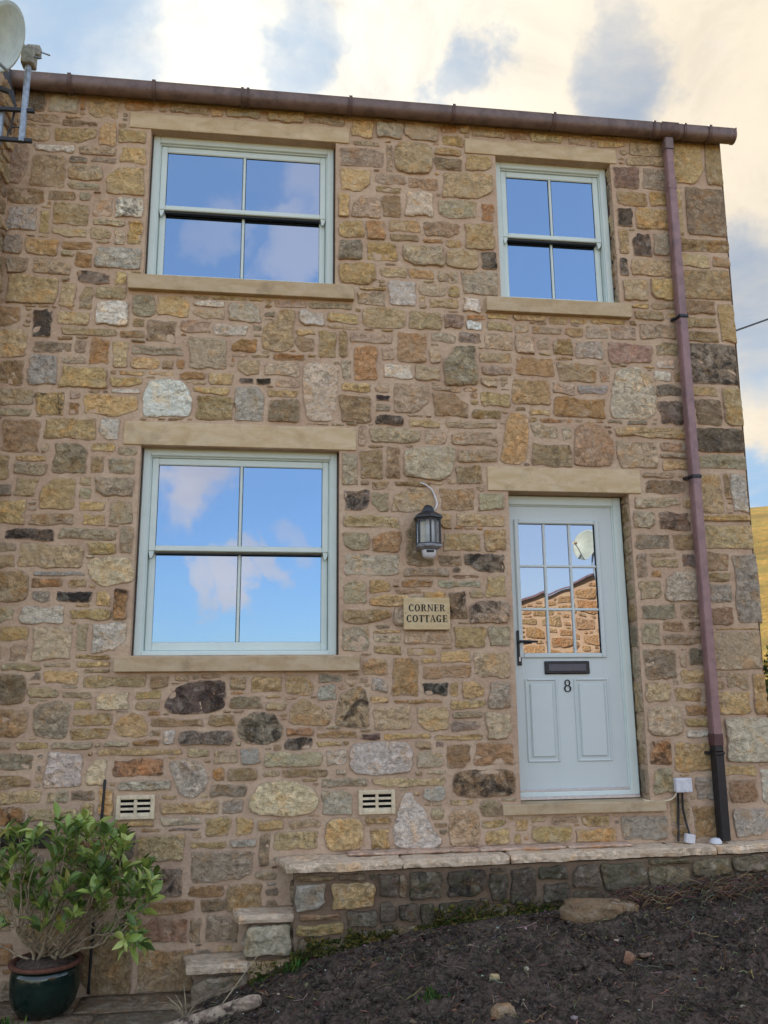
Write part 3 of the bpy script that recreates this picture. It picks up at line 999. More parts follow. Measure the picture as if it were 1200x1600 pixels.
VENTS = [(*at(182, 1262, 0), *at(242, 1262, 0), at(212, 1242, 0)[1], at(212, 1280, 0)[1]), (*at(560, 1253, 0), *at(617, 1253, 0), at(588, 1234, 0)[1], at(588, 1272, 0)[1])]
VENTS = [(v[0], v[2], v[5], v[4]) for v in VENTS]

cottage = empty('cottage', 'two-storey rubble stone cottage with pale blue door, duck-egg sash windows and brown gutter', 'cottage', (0.8, 3.0, 0.0))


class Bag_:
    def __init__(s):
        s.V, s.F, s.C = [], [], []

    def add(s, V, F, C):
        b = len(s.V)
        s.V += V
        s.F += [tuple(b + k for k in f) for f in F]
        s.C += C


def wall_core():
    xs = np.unique(np.round(np.concatenate([np.arange(-2.60, corner_x(2), 0.026), [v for o in OPEN for v in o[:2]], [XR0]]), 4))
    zs = np.unique(np.round(np.concatenate([np.arange(-0.05, WALL_TOP, 0.026), [v for o in OPEN for v in o[2:]], [WALL_TOP]]), 4))
    xs, zs = xs[np.concatenate([[True], np.diff(xs) > 0.002])], zs[np.concatenate([[True], np.diff(zs) > 0.002])]
    nx, nz = len(xs), len(zs)
    V, F = [], []
    for z in zs:
        for i, x in enumerate(xs):
            X = corner_x(z) - .012 if i == nx - 1 else x
            y = 0.0055 * mnoise.noise(Vector((x * 5, z * 6, 0))) + 0.0035 * mnoise.noise(Vector((x * 17, z * 19, 3)))
            V.append((X, y, z))
    hole = lambda x, z: any(o[0] < x < o[1] and o[2] < z < o[3] for o in OPEN)
    for j in range(nz - 1):
        for i in range(nx - 1):
            if not hole((xs[i] + xs[i + 1]) / 2, (zs[j] + zs[j + 1]) / 2):
                a = j * nx + i
                F.append((a, a + 1, a + nx + 1, a + nx))
    for x0, x1, z0, z1 in OPEN:               # reveals
        b = len(V)
        V += [(x0, 0, z0), (x1, 0, z0), (x1, 0, z1), (x0, 0, z1), (x0, .3, z0), (x1, .3, z0), (x1, .3, z1), (x0, .3, z1)]
        F += [(b, b + 4, b + 5, b + 1), (b + 1, b + 5, b + 6, b + 2), (b + 2, b + 6, b + 7, b + 3), (b + 3, b + 7, b + 4, b), (b + 4, b + 7, b + 6, b + 5)]
    b = len(V)                                 # gable end, back and top of the masonry
    V += [(corner_x(-.05), 0, -.05), (corner_x(WALL_TOP), 0, WALL_TOP), (corner_x(WALL_TOP), 6, WALL_TOP), (corner_x(-.05), 6, -.05), (corner_x(WALL_TOP), 3, 7.85),
          (-2.6, 0, -.05), (-2.6, 0, WALL_TOP), (-2.6, 6, WALL_TOP), (-2.6, 6, -.05), (-2.6, 3, 7.85)]
    F += [(b, b + 3, b + 2, b + 4, b + 1), (b + 5, b + 6, b + 9, b + 7, b + 8), (b + 3, b + 8, b + 7, b + 2), (b + 1, b + 2, b + 7, b + 6)]
    return mesh_obj('wall', V, F, M_MORTAR, cottage, smooth=False)


wall = wall_core()

occ = Occ(-2.02, 3.53, -0.03, 6.14)
occ.rect(0.05, 3.6, -0.1, LEDGE + 0.02)
for o in OPEN:
    occ.rect(o[0] - .012, o[1] + .012, o[2] - .01, o[3] + .01)
for o in LINTELS + SILLS + VENTS:
    occ.rect(o[0] - .012, o[1] + .012, o[2] - .008, o[3] + .008)
occ.a |= (occ.xs[None, :] > (3.455 + (occ.zs[:, None] - 1.6) * 0.0195))
blockers = [list(o) + ['#'] for o in [(a - .006, b + .006, c, d) for a, b, c, d in OPEN] + LINTELS + SILLS + VENTS]

heroes = []
for code, P in HERO:
    heroes.append(([at(px, py, 0) for px, py in P], code))
hero_boxes = [[min(p[0] for p in P) - .004, max(p[0] for p in P) + .004, min(p[1] for p in P) - .004, max(p[1] for p in P) + .004, '#'] for P, _ in heroes]
rects = read_tiles(TILES, 0.0)
rects = [r for r in rects if r[0] > -2.06 and not (r[3] < LEDGE + .03 and r[0] > .05)]
for r in rects:
    if r[0] > 0.05 and r[2] < LEDGE + .012:
        r[2] = LEDGE + .012
    if r[1] > corner_x((r[2] + r[3]) / 2) - .05:
        r[1] = corner_x((r[2] + r[3]) / 2) + random.uniform(-0.004, .030)
    r[3] = min(r[3], WALL_TOP - .03)


def trim_fixed(r, fixed, gap):
    for k in fixed:
        ox = min(r[1], k[1]) - max(r[0], k[0]) + gap
        oz = min(r[3], k[3]) - max(r[2], k[2]) + gap
        if ox > 0 and oz > 0:
            if ox < oz:
                if r[0] + r[1] < k[0] + k[1]:
                    r[1] -= ox
                else:
                    r[0] += ox
            else:
                if r[2] + r[3] < k[2] + k[3]:
                    r[3] -= oz
                else:
                    r[2] += oz
    return r[1] - r[0] > .03 and r[3] - r[2] > .016


rects = [r for r in rects if trim_fixed(r, blockers, .010) and trim_fixed(r, hero_boxes, .002)]
rects = separate(rects)
for P, code in heroes:
    occ.poly(P, .004)
rects = occ.grow(rects, 7)
stones = []                                   # (outline, code, quoin?)
for P, code in heroes:
    stones.append((P, code, False))
for r in rects:
    quoin = r[1] > corner_x((r[2] + r[3]) / 2) - .03
    if quoin:
        x1 = r[1]
        P = box_outline(r[0], r[1] - .012, r[2], r[3])
        P = [(max(p[0], x1 - .012) if p[0] > (r[0] + r[1]) / 2 else p[0], p[1]) for p in P]
    else:
        P = box_outline(*r[:4])
    stones.append((P, r[4], quoin))
n_read = len(stones)
zone = lambda z: 'tttyyppgnnod' if z > 3.4 else ('ttyygnnodgp' if z > 1.4 else 'nnddgyotb')
fills = occ.fill(FILL_SIZES, rng)
occ.a[:] |= False
for r in occ.grow(fills, 3):
    stones.append((box_outline(*r), random.choice(zone(r[2])) + random.choice(('', '', 'p', 't', 'g')), False))


def poly_area(P):
    return abs(sum(P[i][0] * P[(i + 1) % len(P)][1] - P[(i + 1) % len(P)][0] * P[i][1] for i in range(len(P)))) / 2


def seen(P):
    cx, cz = sum(p[0] for p in P) / len(P), sum(p[1] for p in P) / len(P)
    return poly_area(P) * (0.02 if cx < -1.98 else 1.0)


stones.sort(key=lambda s: -seen(s[0]))
rV, rF, rC = [], [], []
for i, (P, code, quoin) in enumerate(stones):
    hm = math.sqrt(poly_area(P))
    proud = min(0.016, 0.0045 + 0.020 * hm * random.uniform(0.2, 1.3)) + (random.uniform(.004, .012) if random.random() < .22 else 0)
    V, F, C = stone_mesh(P, proud, 0.28 if quoin else 0.02, code_col(code), 0.0, seed=i * 0.37, rough=random.choice((.35, .6, .8, 1.0)))
    if i < 300:
        mesh_obj('stone', V, F, M_STONE, wall, C)
    else:
        b = len(rV)
        rV += V
        rF += [tuple(b + k for k in f) for f in F]
        rC += C
o = mesh_obj('small_stones', rV, rF, M_STONE, wall, rC)
o['kind'] = 'stuff'
print('stones', len(stones), 'read', n_read)


def dressed(name, mat, x0, x1, y0, y1, z0, z1, slope=0.0):
    """a sawn stone block, arrises slightly worn"""
    bm = bmesh.new()
    bx(bm, x0, x1, y0, y1, z0, z1, 0.005, 2)
    if slope:
        for v in bm.verts:
            if v.co.z > (z0 + z1) / 2:
                v.co.z -= slope * (y1 - v.co.y) / (y1 - y0)
    for v in bm.verts:
        v.co.y += 0.0015 * mnoise.noise(v.co * 7)
        v.co.z += 0.0015 * mnoise.noise(v.co * 5 + Vector((3, 3, 3)))
    return bm_obj(name, bm, mat, cottage)


for l in LINTELS:
    dressed('lintel', M_LINTEL, l[0], l[1], -0.012, 0.2, l[2], l[3])
for s in SILLS[:3]:
    dressed('sill', M_SILL, s[0], s[1], -0.05, 0.12, s[2], s[3], 0.006)
dressed('doorstep', M_SILL, SILLS[3][0], SILLS[3][1], -0.04, 0.2, SILLS[3][2], SILLS[3][3] - .002, 0.004)


# ---- sash windows: frame > upper_sash, lower_sash, glazing bars, panes
def rect_frame(bm, x0, x1, z0, z1, w, y0, y1, bev=0.004, wt=None, wb=None):
    wt, wb = wt or w, wb or w
    bx(bm, x0, x0 + w, y0, y1, z0, z1, bev)
    bx(bm, x1 - w, x1, y0, y1, z0, z1, bev)
    bx(bm, x0 + w - .0008, x1 - w + .0008, y0 + .0006, y1, z1 - wt, z1 - .0006, bev)
    bx(bm, x0 + w - .0008, x1 - w + .0008, y0 + .0006, y1, z0 + .0006, z0 + wb, bev)


def pane(mat, x0, x1, y0, y1, z0, z1, parent, lean=0.004):
    """a sheet of glass that sits very slightly out of true in its rebate"""
    bm = bmesh.new()
    bx(bm, x0, x1, y0, y1, z0, z1)
    a, b = random.uniform(-lean, lean), random.uniform(-lean, lean)
    for v in bm.verts:
        v.co.y += (v.co.x - (x0 + x1) / 2) * a + (v.co.z - (z0 + z1) / 2) * b
    return bm_obj('pane', bm, mat, parent)


def sash_window(x0, x1, z0, z1, zm, gap=.023):
    g = 0.006
    bm = bmesh.new()
    rect_frame(bm, x0, x1, z0, z1 + .02, 0.050, FY, FY + .14, 0.005, 0.068, 0.030)
    rect_frame(bm, x0 + .042, x1 - .042, z0 + .018, z1 - .042, 0.016, FY + .018, FY + .14, 0.003)
    fr = bm_obj('window', bm, M_FRAME, cottage)
    # weathered mastic round the frame
    bm = bmesh.new()
    for a, b in ((x0 - .016, x0 - .0006), (x1 + .0006, x1 + .018)):
        box('mastic_seal', M_SEAL, a, b, FY - .012, FY + .06, z0, z1, 0.004, fr)
    sx0, sx1 = x0 + .058, x1 - .058
    zt, zb = z1 - .058, z0 + .034
    w = 0.046
    yu, yl = FY + .030, FY + .066
    bm = bmesh.new()
    rect_frame(bm, sx0, sx1, zm - .004, zt, w, yu, yu + .034, 0.006, 0.05, 0.040)
    for xa in (sx0 + .003, sx1 - w + .006):            # sash horns
        prism(bm, [(xa, zm - .005), (xa + .036, zm - .005), (xa + .032, zm - .030), (xa + .020, zm - .052), (xa + .010, zm - .052)], yu + .004, yu + .030)
    us = bm_obj('upper_sash', bm, M_FRAME, fr)
    bm = bmesh.new()
    rect_frame(bm, sx0 + .002, sx1 - .002, zb, zm + .030, w, yl, yl + .034, 0.006, 0.042, 0.060)
    ls = bm_obj('lower_sash', bm, M_FRAME, fr)
    box('rail_shadow_strip', M_GASKET_SHADE, sx0 + w - .002, sx1 - w + .002, yl - .0275, yl + .006, zm - gap, zm - .0125, 0, fr)  # black strip stands for the shade under the meeting rail and its gasket
    xm = (sx0 + sx1) / 2
    for (za, zc, y) in ((zm + .034, zt - .048, yu), (zb + .058, zm - .010, yl)):
        bm = bmesh.new()
        bx(bm, xm - .010, xm + .010, y + .002, y + .020, za, zc, 0.006)
        bm_obj('glazing_bar', bm, M_FRAME, fr)
        for (xa, xb) in ((sx0 + w - .004, xm - .007), (xm + .007, sx1 - w + .004)):
            pane(M_GLASS, xa, xb, y + .014, y + .018, za - .004, zc + .004, fr)
            bm = bmesh.new()
            rect_frame(bm, xa + .001, xb - .001, za - .003, zc + .003, .0065, y + .0105, y + .0138, 0)
            bm_obj('glazing_seal', bm, M_GASKET_SHADE, fr)
    return fr


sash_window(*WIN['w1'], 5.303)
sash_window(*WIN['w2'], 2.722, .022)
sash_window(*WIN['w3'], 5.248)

# ---- the front door
dx0, dx1, dz0, dz1 = DOOR
bm = bmesh.new()
rect_frame(bm, dx0, dx1, dz0, dz1 - .004, 0.062, DY, DY + .12, 0.006, 0.068, 0.046)
rect_frame(bm, dx0 + .054, dx1 - .054, dz0 + .03, dz1 - .062, 0.018, DY + .016, DY + .12, 0.003)
dfr = bm_obj('door_frame', bm, M_FRAME, cottage)
bm = bmesh.new()
bx(bm, dx0 + .006, dx1 - .006, DY - .014, DY + .03, dz0 - .004, dz0 + .020, 0.003)
bm_obj('threshold', bm, M_SILVER, dfr)
lx0, lx1, lz0, lz1 = dx0 + .068, dx1 - .068, dz0 + .040, dz1 - .078
LY = DY + .026


def on_leaf(px, py):
    return at(px, py, LY)


gx0, gx1 = on_leaf(813, 900)[0] - .004, on_leaf(937, 950)[0] - .004
gz0, gz1 = on_leaf(880, 1021)[1], on_leaf(872, 819)[1]
bm = bmesh.new()
# slab with a rectangular opening for the glass: four members
bx(bm, lx0, gx0 - .0, LY, LY + .045, lz0, lz1, 0.003)
bx(bm, gx1 + .0, lx1, LY, LY + .045, lz0, lz1, 0.003)
bx(bm, gx0 - .003, gx1 + .003, LY + .0007, LY + .045, gz1, lz1 - .0007, 0.0)
bx(bm, gx0 - .003, gx1 + .003, LY + .0007, LY + .045, lz0 + .0007, gz0, 0.0)
door = bm_obj('door', bm, M_DOOR, cottage)
box('weather_bar', M_SILVER, lx0 + .004, lx1 - .004, LY - .018, LY - .0005, lz0 + .004, lz0 + .026, 0.004, door)
bm = bmesh.new()
rect_frame(bm, gx0 - .032, gx1 + .032, gz0 - .032, gz1 + .032, 0.034, LY - .014, LY + .02, 0.007)
rect_frame(bm, gx0 - .010, gx1 + .010, gz0 - .010, gz1 + .010, 0.012, LY - .004, LY + .02, 0.003)
bm_obj('glazing_bead', bm, M_DOOR, door)
pw, ph = (gx1 - gx0) / 3, (gz1 - gz0) / 3
for i in range(3):
    for j in range(3):
        pane(M_DGLASS, gx0 + i * pw + .004, gx0 + (i + 1) * pw - .004, LY + .012, LY + .016, gz0 + j * ph + .004, gz0 + (j + 1) * ph - .004, door, .0022)
for i in (1, 2):
    box('glazing_bar', M_DOOR, gx0 + i * pw - .0095, gx0 + i * pw + .0095, LY - .002, LY + .018, gz0, gz1, 0.005, door)
    box('glazing_bar', M_DOOR, gx0, gx1, LY - .0012, LY + .018, gz0 + i * ph - .0095, gz0 + i * ph + .0095, 0.005, door)
for (pa, pb) in ((822, 873), (899, 954)):     # raised and fielded panels
    x0, x1 = on_leaf(pa, 1120)[0], on_leaf(pb, 1120)[0]
    z0, z1 = on_leaf(860, 1191)[1], on_leaf(860, 1060)[1]
    bm = bmesh.new()
    rect_frame(bm, x0, x1, z0, z1, 0.016, LY - .008, LY + .004, 0.005)
    bx(bm, x0 + .034, x1 - .034, LY - .009, LY + .004, z0 + .034, z1 - .034, 0.0085)
    bm_obj('door_panel', bm, M_DOOR, door)
# letter plate, handle, number
x0, z1 = on_leaf(850, 1033)
x1, z0 = on_leaf(921, 1053)
bm = bmesh.new()
bx(bm, x0, x1, LY - .012, LY - .0005, z0, z1, 0.008, 2)
lp = bm_obj('letter_plate', bm, M_BLACKP, door)
bm = bmesh.new()
bx(bm, x0 + .026, x1 - .026, LY - .017, LY - .0125, z0 + .020, z1 - .020, 0.003)
bm_obj('letter_flap', bm, plain('grey_letter_flap', (66, 72, 84), 0.35, 0.5, 0.1), door)
hx, hzt = on_leaf(809, 985)
hzb = on_leaf(812, 1040)[1]
bm = bmesh.new()
bx(bm, hx - .013, hx + .019, LY - .013, LY - .0005, hzb, hzt, 0.006, 2)
hz = on_leaf(812, 1003)[1]
tube(bm, [(hx + .003, LY - .012, hz), (hx + .003, LY - .055, hz)], 0.010, 10)
tube(bm, [(hx + .001, LY - .052, hz), (hx + .03, LY - .056, hz + .001), (hx + .125, LY - .054, hz - .001)], [0.010, 0.009, 0.0075], 8)
bm_obj('handle', bm, M_BLACKP, door)
box('key_cylinder', M_SILVER, hx - .004, hx + .009, LY - .018, LY - .0135, hzb + .028, hzb + .060, 0.002, door)


# ---- lettering cut as solid shapes (serif roman capitals)
def arc_ring(bm, cx, cz, rx, rz, tx, tz, a0, a1, y0, y1, n=16):
    for k in range(n):
        p = []
        for a in (a0 + (a1 - a0) * k / n, a0 + (a1 - a0) * (k + 1) / n):
            ca, sa = math.cos(a), math.sin(a)
            p.append(((cx + rx * ca, cz + rz * sa), (cx + (rx - tx) * ca, cz + (rz - tz) * sa)))
        prism(bm, [p[0][0], p[1][0], p[1][1], p[0][1]], y0, y1)


def glyph(bm, ch, x, z, h, y0, y1):
    """roman capital of height h at x, z; returns its advance"""
    T, t, s = 0.24 * h, 0.095 * h, 0.05 * h
    B = lambda a, b, c, d: bx(bm, x + a * h, x + b * h, y0, y1, z + c * h, z + d * h)
    st = lambda a: (B(a - .09, a + .28, 0, .055), B(a, a + .24, .0, 1), B(a - .09, a + .28, .945, 1.0))
    if ch in 'CGO':
        if ch == 'O':
            arc_ring(bm, x + .47 * h, z + .5 * h, .46 * h, .52 * h, T, t, 0, 2 * math.pi, y0, y1, 24)
            return 1.0 * h
        arc_ring(bm, x + .47 * h, z + .5 * h, .46 * h, .52 * h, T, t, rad(48), rad(318), y0, y1, 22)
        B(.74, .81, .66, .98)
        if ch == 'G':
            B(.60, .79, .0, .40)
            B(.48, .90, .38, .43)
            return 1.0 * h
        B(.74, .80, .06, .24)
        return .93 * h
    if ch == 'R':
        st(.10)
        arc_ring(bm, x + .46 * h, z + .74 * h, .34 * h, .26 * h, T * .95, t, rad(-90), rad(90), y0, y1, 12)
        B(.27, .48, .935, 1.0)
        B(.27, .48, .47, .535)
        prism(bm, [(x + .42 * h, z + .5 * h), (x + .60 * h, z + .5 * h), (x + .93 * h, z), (x + .72 * h, z)], y0, y1)
        B(.72, 1.0, 0, .055)
        return .98 * h
    if ch == 'N':
        B(.03, .33, .945, 1); B(.15, .25, 0, 1); B(.04, .34, 0, .055)
        prism(bm, [(x + .12 * h, z + h), (x + .34 * h, z + h), (x + .92 * h, z), (x + .80 * h, z)], y0, y1)
        B(.84, .94, 0, 1); B(.72, 1.06, .945, 1)
        return 1.08 * h
    if ch == 'E':
        st(.10)
        B(.28, .74, .94, 1); B(.28, .62, .47, .53); B(.28, .76, 0, .06)
        B(.70, .76, .74, 1); B(.58, .63, .36, .64); B(.74, .80, 0, .28)
        return .86 * h
    if ch == 'T':
        B(.05, .79, .935, 1); B(.30, .54, 0, 1); B(.23, .61, 0, .055); B(.02, .08, .70, 1); B(.76, .82, .70, 1)
        return .86 * h
    if ch == 'A':
        prism(bm, [(x + .44 * h, z + 1.02 * h), (x + .56 * h, z + 1.02 * h), (x + .92 * h, z), (x + .69 * h, z)], y0, y1)
        prism(bm, [(x + .42 * h, z + .98 * h), (x + .48 * h, z + .98 * h), (x + .16 * h, z), (x + .09 * h, z)], y0, y1)
        B(.24, .72, .30, .355); B(.0, .28, 0, .055); B(.60, 1.0, 0, .055)
        return .98 * h
    if ch == '8':
        arc_ring(bm, x + .32 * h, z + .74 * h, .25 * h, .27 * h, .10 * h, .06 * h, 0, 2 * math.pi, y0, y1, 20)
        arc_ring(bm, x + .32 * h, z + .27 * h, .31 * h, .29 * h, .12 * h, .06 * h, 0, 2 * math.pi, y0, y1, 20)
        return .64 * h


def word(bm, text, xc, z, h, y0, y1, gap=0.06, width=None):
    b0 = set(bm.verts)
    tmp = bmesh.new()
    w = sum(glyph(tmp, c, 0, 0, h, 0, 1) + gap * h for c in text) - gap * h
    tmp.free()
    x = xc - w / 2
    for c in text:
        x += glyph(bm, c, x, z, h, y0, y1) + gap * h
    if width:
        for v in bm.verts:
            if v not in b0:
                v.co.x = xc + (v.co.x - xc) * width / w


bm = bmesh.new()
nx_, nz_ = on_leaf(887, 1081)
nh = on_leaf(887, 1062)[1] - nz_
word(bm, '8', nx_, nz_, nh, LY - .006, LY - .0005)
bm_obj('house_number', bm, M_INK, door)


# ---- gutter, downpipe and roof
GT, GY, GR = 6.196, -0.080, 0.054


def gutter_section(grow=0.0, n=14, lip=True):
    P = []
    for k in range(n + 1):
        a = math.pi + math.pi * k / n
        P.append((GY + (GR + grow) * math.cos(a), GT - .042 + (0.056 + grow) * math.sin(a)))
    P = [(GY - GR - grow - .003, GT + grow * .6), (GY - GR - grow, GT - .012)] + P + [(GY + GR + grow, GT + grow * .3)]
    inner = [(GY + (p[0] - GY) * .90, max(p[1], GT - .098 + .006) if p[1] < GT - .01 else p[1]) for p in P]
    return P + [(GY + GR - .006, GT)] + [(GY + (GR - .005) * math.cos(a), GT - .042 + .050 * math.sin(a)) for a in [2 * math.pi - math.pi * k / n for k in range(n + 1)]] + [(GY - GR + .006, GT)]


gx_end = at(1144, 205, GY)[0]
bm = bmesh.new()
prism(bm, gutter_section(), -3.4, gx_end - .012, 'X')
gut = bm_obj('gutter', bm, M_GUTTER, cottage)


M_BRK = plain('dark_brown_bracket', (96, 74, 66), 0.5, 0.35, 0.3, 20)


def gutter_ring(name, px, w, grow, mat=M_BRK, py=170):
    xc = at(px, 100 + px * .083, GY - GR)[0]
    bm = bmesh.new()
    out = gutter_section(grow)[:17 + 1]
    prism(bm, out, xc - w / 2, xc + w / 2, 'X')
    return bm_obj(name, bm, mat, gut)


for px in (109, 241, 548, 709, 866, 1109):
    gutter_ring('bracket', px, 0.026, 0.010)
for px in (379, 388, 1022, 1070):
    gutter_ring('union_clip', px, 0.020, 0.008)
gutter_ring('outlet', 1046, 0.15, 0.006)
bm = bmesh.new()
prism(bm, gutter_section(0.004)[:18], gx_end - .0115, gx_end + .004, 'X')
bm_obj('end_cap', bm, M_GUTTER, gut)

pxt, pxb = at(1044, 235, -.07)[0], at(1126, 1240, -.07)[0]


def pipe_x(z):
    return pxb + (pxt - pxb) * (z - 1.1) / 4.9


def sloped_box(bm, z0, z1, hw, y0, y1):
    P = []
    for z in (z0, z1):
        P.append([(pipe_x(z) + sx * hw, y, z) for sx, y in ((-1, y0), (1, y0), (1, y1), (-1, y1))])
    vs_ = [[bm.verts.new(p) for p in r] for r in P]
    bm.faces.new(vs_[0]); bm.faces.new(vs_[1])
    for k in range(4):
        bm.faces.new((vs_[0][k], vs_[0][(k + 1) % 4], vs_[1][(k + 1) % 4], vs_[1][k]))
    bmesh.ops.bevel(bm, geom=[e for e in bm.edges if e.verts[0] in sum(vs_, []) and e.verts[1] in sum(vs_, [])], offset=0.006, segments=2, affect='EDGES')


z_join = at(1118, 1163, -.09)[1]
z_coll = at(1047, 290, -.09)[1]
bm = bmesh.new(); sloped_box(bm, z_coll, 6.10, .030, -.095, -.034)
dp = bm_obj('downpipe', bm, M_PIPE, cottage)
bm = bmesh.new(); sloped_box(bm, z_join, z_coll - .0, .033, -.098, -.031)
bm_obj('lower_pipe', bm, M_PIPE, dp)
bm = bmesh.new(); sloped_box(bm, z_coll - .03, z_coll + .05, .036, -.101, -.028)
bm_obj('collar', bm, plain('faded_collar_plastic', (138, 108, 104), 0.5, 0.4, 0.2), dp)
bm = bmesh.new(); sloped_box(bm, 5.99, 6.10, .036, -.101, -.028)
bm_obj('outlet_spigot', bm, M_GUTTER, dp)
bm = bmesh.new(); sloped_box(bm, LEDGE + .012, z_join, .034, -.100, -.029)
bm_obj('black_lower_pipe', bm, M_BLACKP, dp)
bm = bmesh.new(); sloped_box(bm, z_join - .012, z_join + .075, .0375, -.1035, -.026)
bm_obj('collar', bm, plain('dark_brown_collar', (84, 56, 56), 0.5, 0.4, 0.2), dp)
for py, px in ((494, 1065), (744, 1080), (1177, 1119)):
    z = at(px, py, -.09)[1]
    bm = bmesh.new(); sloped_box(bm, z - .014, z + .014, .040, -.106, -.024)
    bx(bm, pipe_x(z) - .062, pipe_x(z) - .036, -.05, -.004, z - .010, z + .010, .003)
    bx(bm, pipe_x(z) + .036, pipe_x(z) + .056, -.05, -.004, z - .010, z + .010, .003)
    bm_obj('clip', bm, M_BLACKP, dp)

bm = bmesh.new()
for sgn, ya, yb in ((1, -.05, 3.0), (-1, 6.05, 3.0)):
    n = 9
    for k in range(n):                          # courses of slates, each lapping the one below
        t0, t1 = k / n, (k + 1) / n
        y0_, y1_ = ya + (yb - ya) * t0, ya + (yb - ya) * min(1, t1 + .02)
        z0_, z1_ = 6.20 + 1.72 * t0, 6.20 + 1.72 * min(1, t1 + .02)
        prism(bm, [(y0_, z0_ + .02), (y1_, z1_), (y1_, z1_ + .014), (y0_, z0_ + .042)], -3.4, 3.60, 'X')
bm_obj('roof', bm, M_SLATE, cottage)

# ---- air vents low in the wall
for i, (x0, x1, z0, z1) in enumerate(VENTS):
    bm = bmesh.new()
    rect_frame(bm, x0, x1, z0, z1, 0.026, -.026, .03, 0.004)
    xm = (x0 + x1) / 2
    bx(bm, xm - .010, xm + .010, -.023, .03, z0 + .026, z1 - .026, 0.003)
    fr = bm_obj('air_vent', bm, M_CREAMP, cottage)
    box('vent_shade_sheet', M_DARK, x0 + .02, x1 - .02, -.0125, -.011, z0 + .02, z1 - .02, 0, fr)  # flat dark sheet on the uncut wall stands for the shade behind the louvres
    n = 3
    dz = (z1 - z0 - .052) / n
    for (xa, xb) in ((x0 + .026, xm - .010), (xm + .010, x1 - .026)):
        for k in range(n):
            bm = bmesh.new()
            zc = z0 + .026 + dz * k
            prism(bm, [(-.022, zc), (-.014, zc), (-.0128, zc + dz * .45), (-.017, zc + dz * .45)], xa, xb, 'X')
            bm_obj('louvre', bm, M_CREAMP, fr)
# stones lining the right-hand reveal of the door and of the small window
rv = Bag_()
for (x, za, zb_, n_) in ((DOOR[1] + .02, DOOR[2], DOOR[3], 9), (WIN['w3'][1] + .010, WIN['w3'][2], WIN['w3'][3], 6)):
    z = za + .01
    while z < zb_ - .06:
        h = min(random.uniform(.11, .26), zb_ - .01 - z)
        V, F, C = stone_mesh(box_outline(.004, .20, z, z + h - .010), .008, .02, code_col(random.choice(('gn', 'g', 'yg', 'n', 'd'))), 0.0, z * 9, .7)
        rv.add([(x + v[1], .004 + (.20 - v[0]), v[2]) for v in V], F, C)
        z += h
o = mesh_obj('reveal_stones', rv.V, rv.F, M_STONE, wall, rv.C)
o['kind'] = 'stuff'
settle(cottage)

# ------------------------------------------------------------------ neighbouring house, its return wall just inside the left edge of the photograph
NX = -1.965
neigh = empty('neighbouring_house', 'rough stone side wall of the adjoining house at the far left edge', 'house', (-4.0, 2.0, 0.0))
box('wall', M_MORTAR, -7.0, NX - .004, -0.38, 6.0, -0.05, 6.02, 0, neigh)
occn = Occ(-.37, -.005, 0.0, 6.0)
ns = sorted(occn.grow(occn.fill([(.33, .16), (.28, .12), (.2, .1), (.3, .07), (.17, .13), (.12, .07), (.15, .045), (.08, .04)], rng), 3), key=lambda r: -(r[1] - r[0]) * (r[3] - r[2]))
for i, r in enumerate(ns[:170]):
    V, F, C = stone_mesh(box_outline(*r[:4]), random.uniform(.012, .035), .02, code_col(random.choice('nntdgy') + random.choice('ntd')), 0.0, 900 + i * .7, 1.0)
    V = [(NX - .004 - v[1], v[0], v[2]) for v in V]
    mesh_obj('stone', V, F, M_STONE, neigh, C)
occn = Occ(-3.2, NX, 0.0, 6.0)
bV, bF, bC = [], [], []
for i, r in enumerate(occn.grow(occn.fill(FILL_SIZES[:18], rng), 3)):
    V, F, C = stone_mesh(box_outline(*r[:4]), random.uniform(.008, .025), .02, code_col(random.choice('nntdgy')), -0.38, 300 + i * .7, .8)
    b = len(bV); bV += V; bF += [tuple(b + k for k in f) for f in F]; bC += C
mesh_obj('front_stones', bV, bF, M_STONE, neigh, bC)['kind'] = 'stuff'
bm = bmesh.new()
prism(bm, [(-.45, 6.02), (3.0, 7.95), (6.1, 6.02)], -7.0, NX - .01, 'X')
bm_obj('roof', bm, M_SLATE, neigh)
settle(neigh)


# ------------------------------------------------------------------ satellite dish on its pole
def face_towards(px, py, fwd, left_up):
    d = ray(px, py).normalized()
    right, up = Vector(CAM_R.col[0]), Vector(CAM_R.col[2])
    n = (-d) * fwd + (right * left_up[0] + up * left_up[1])
    return n.normalized()


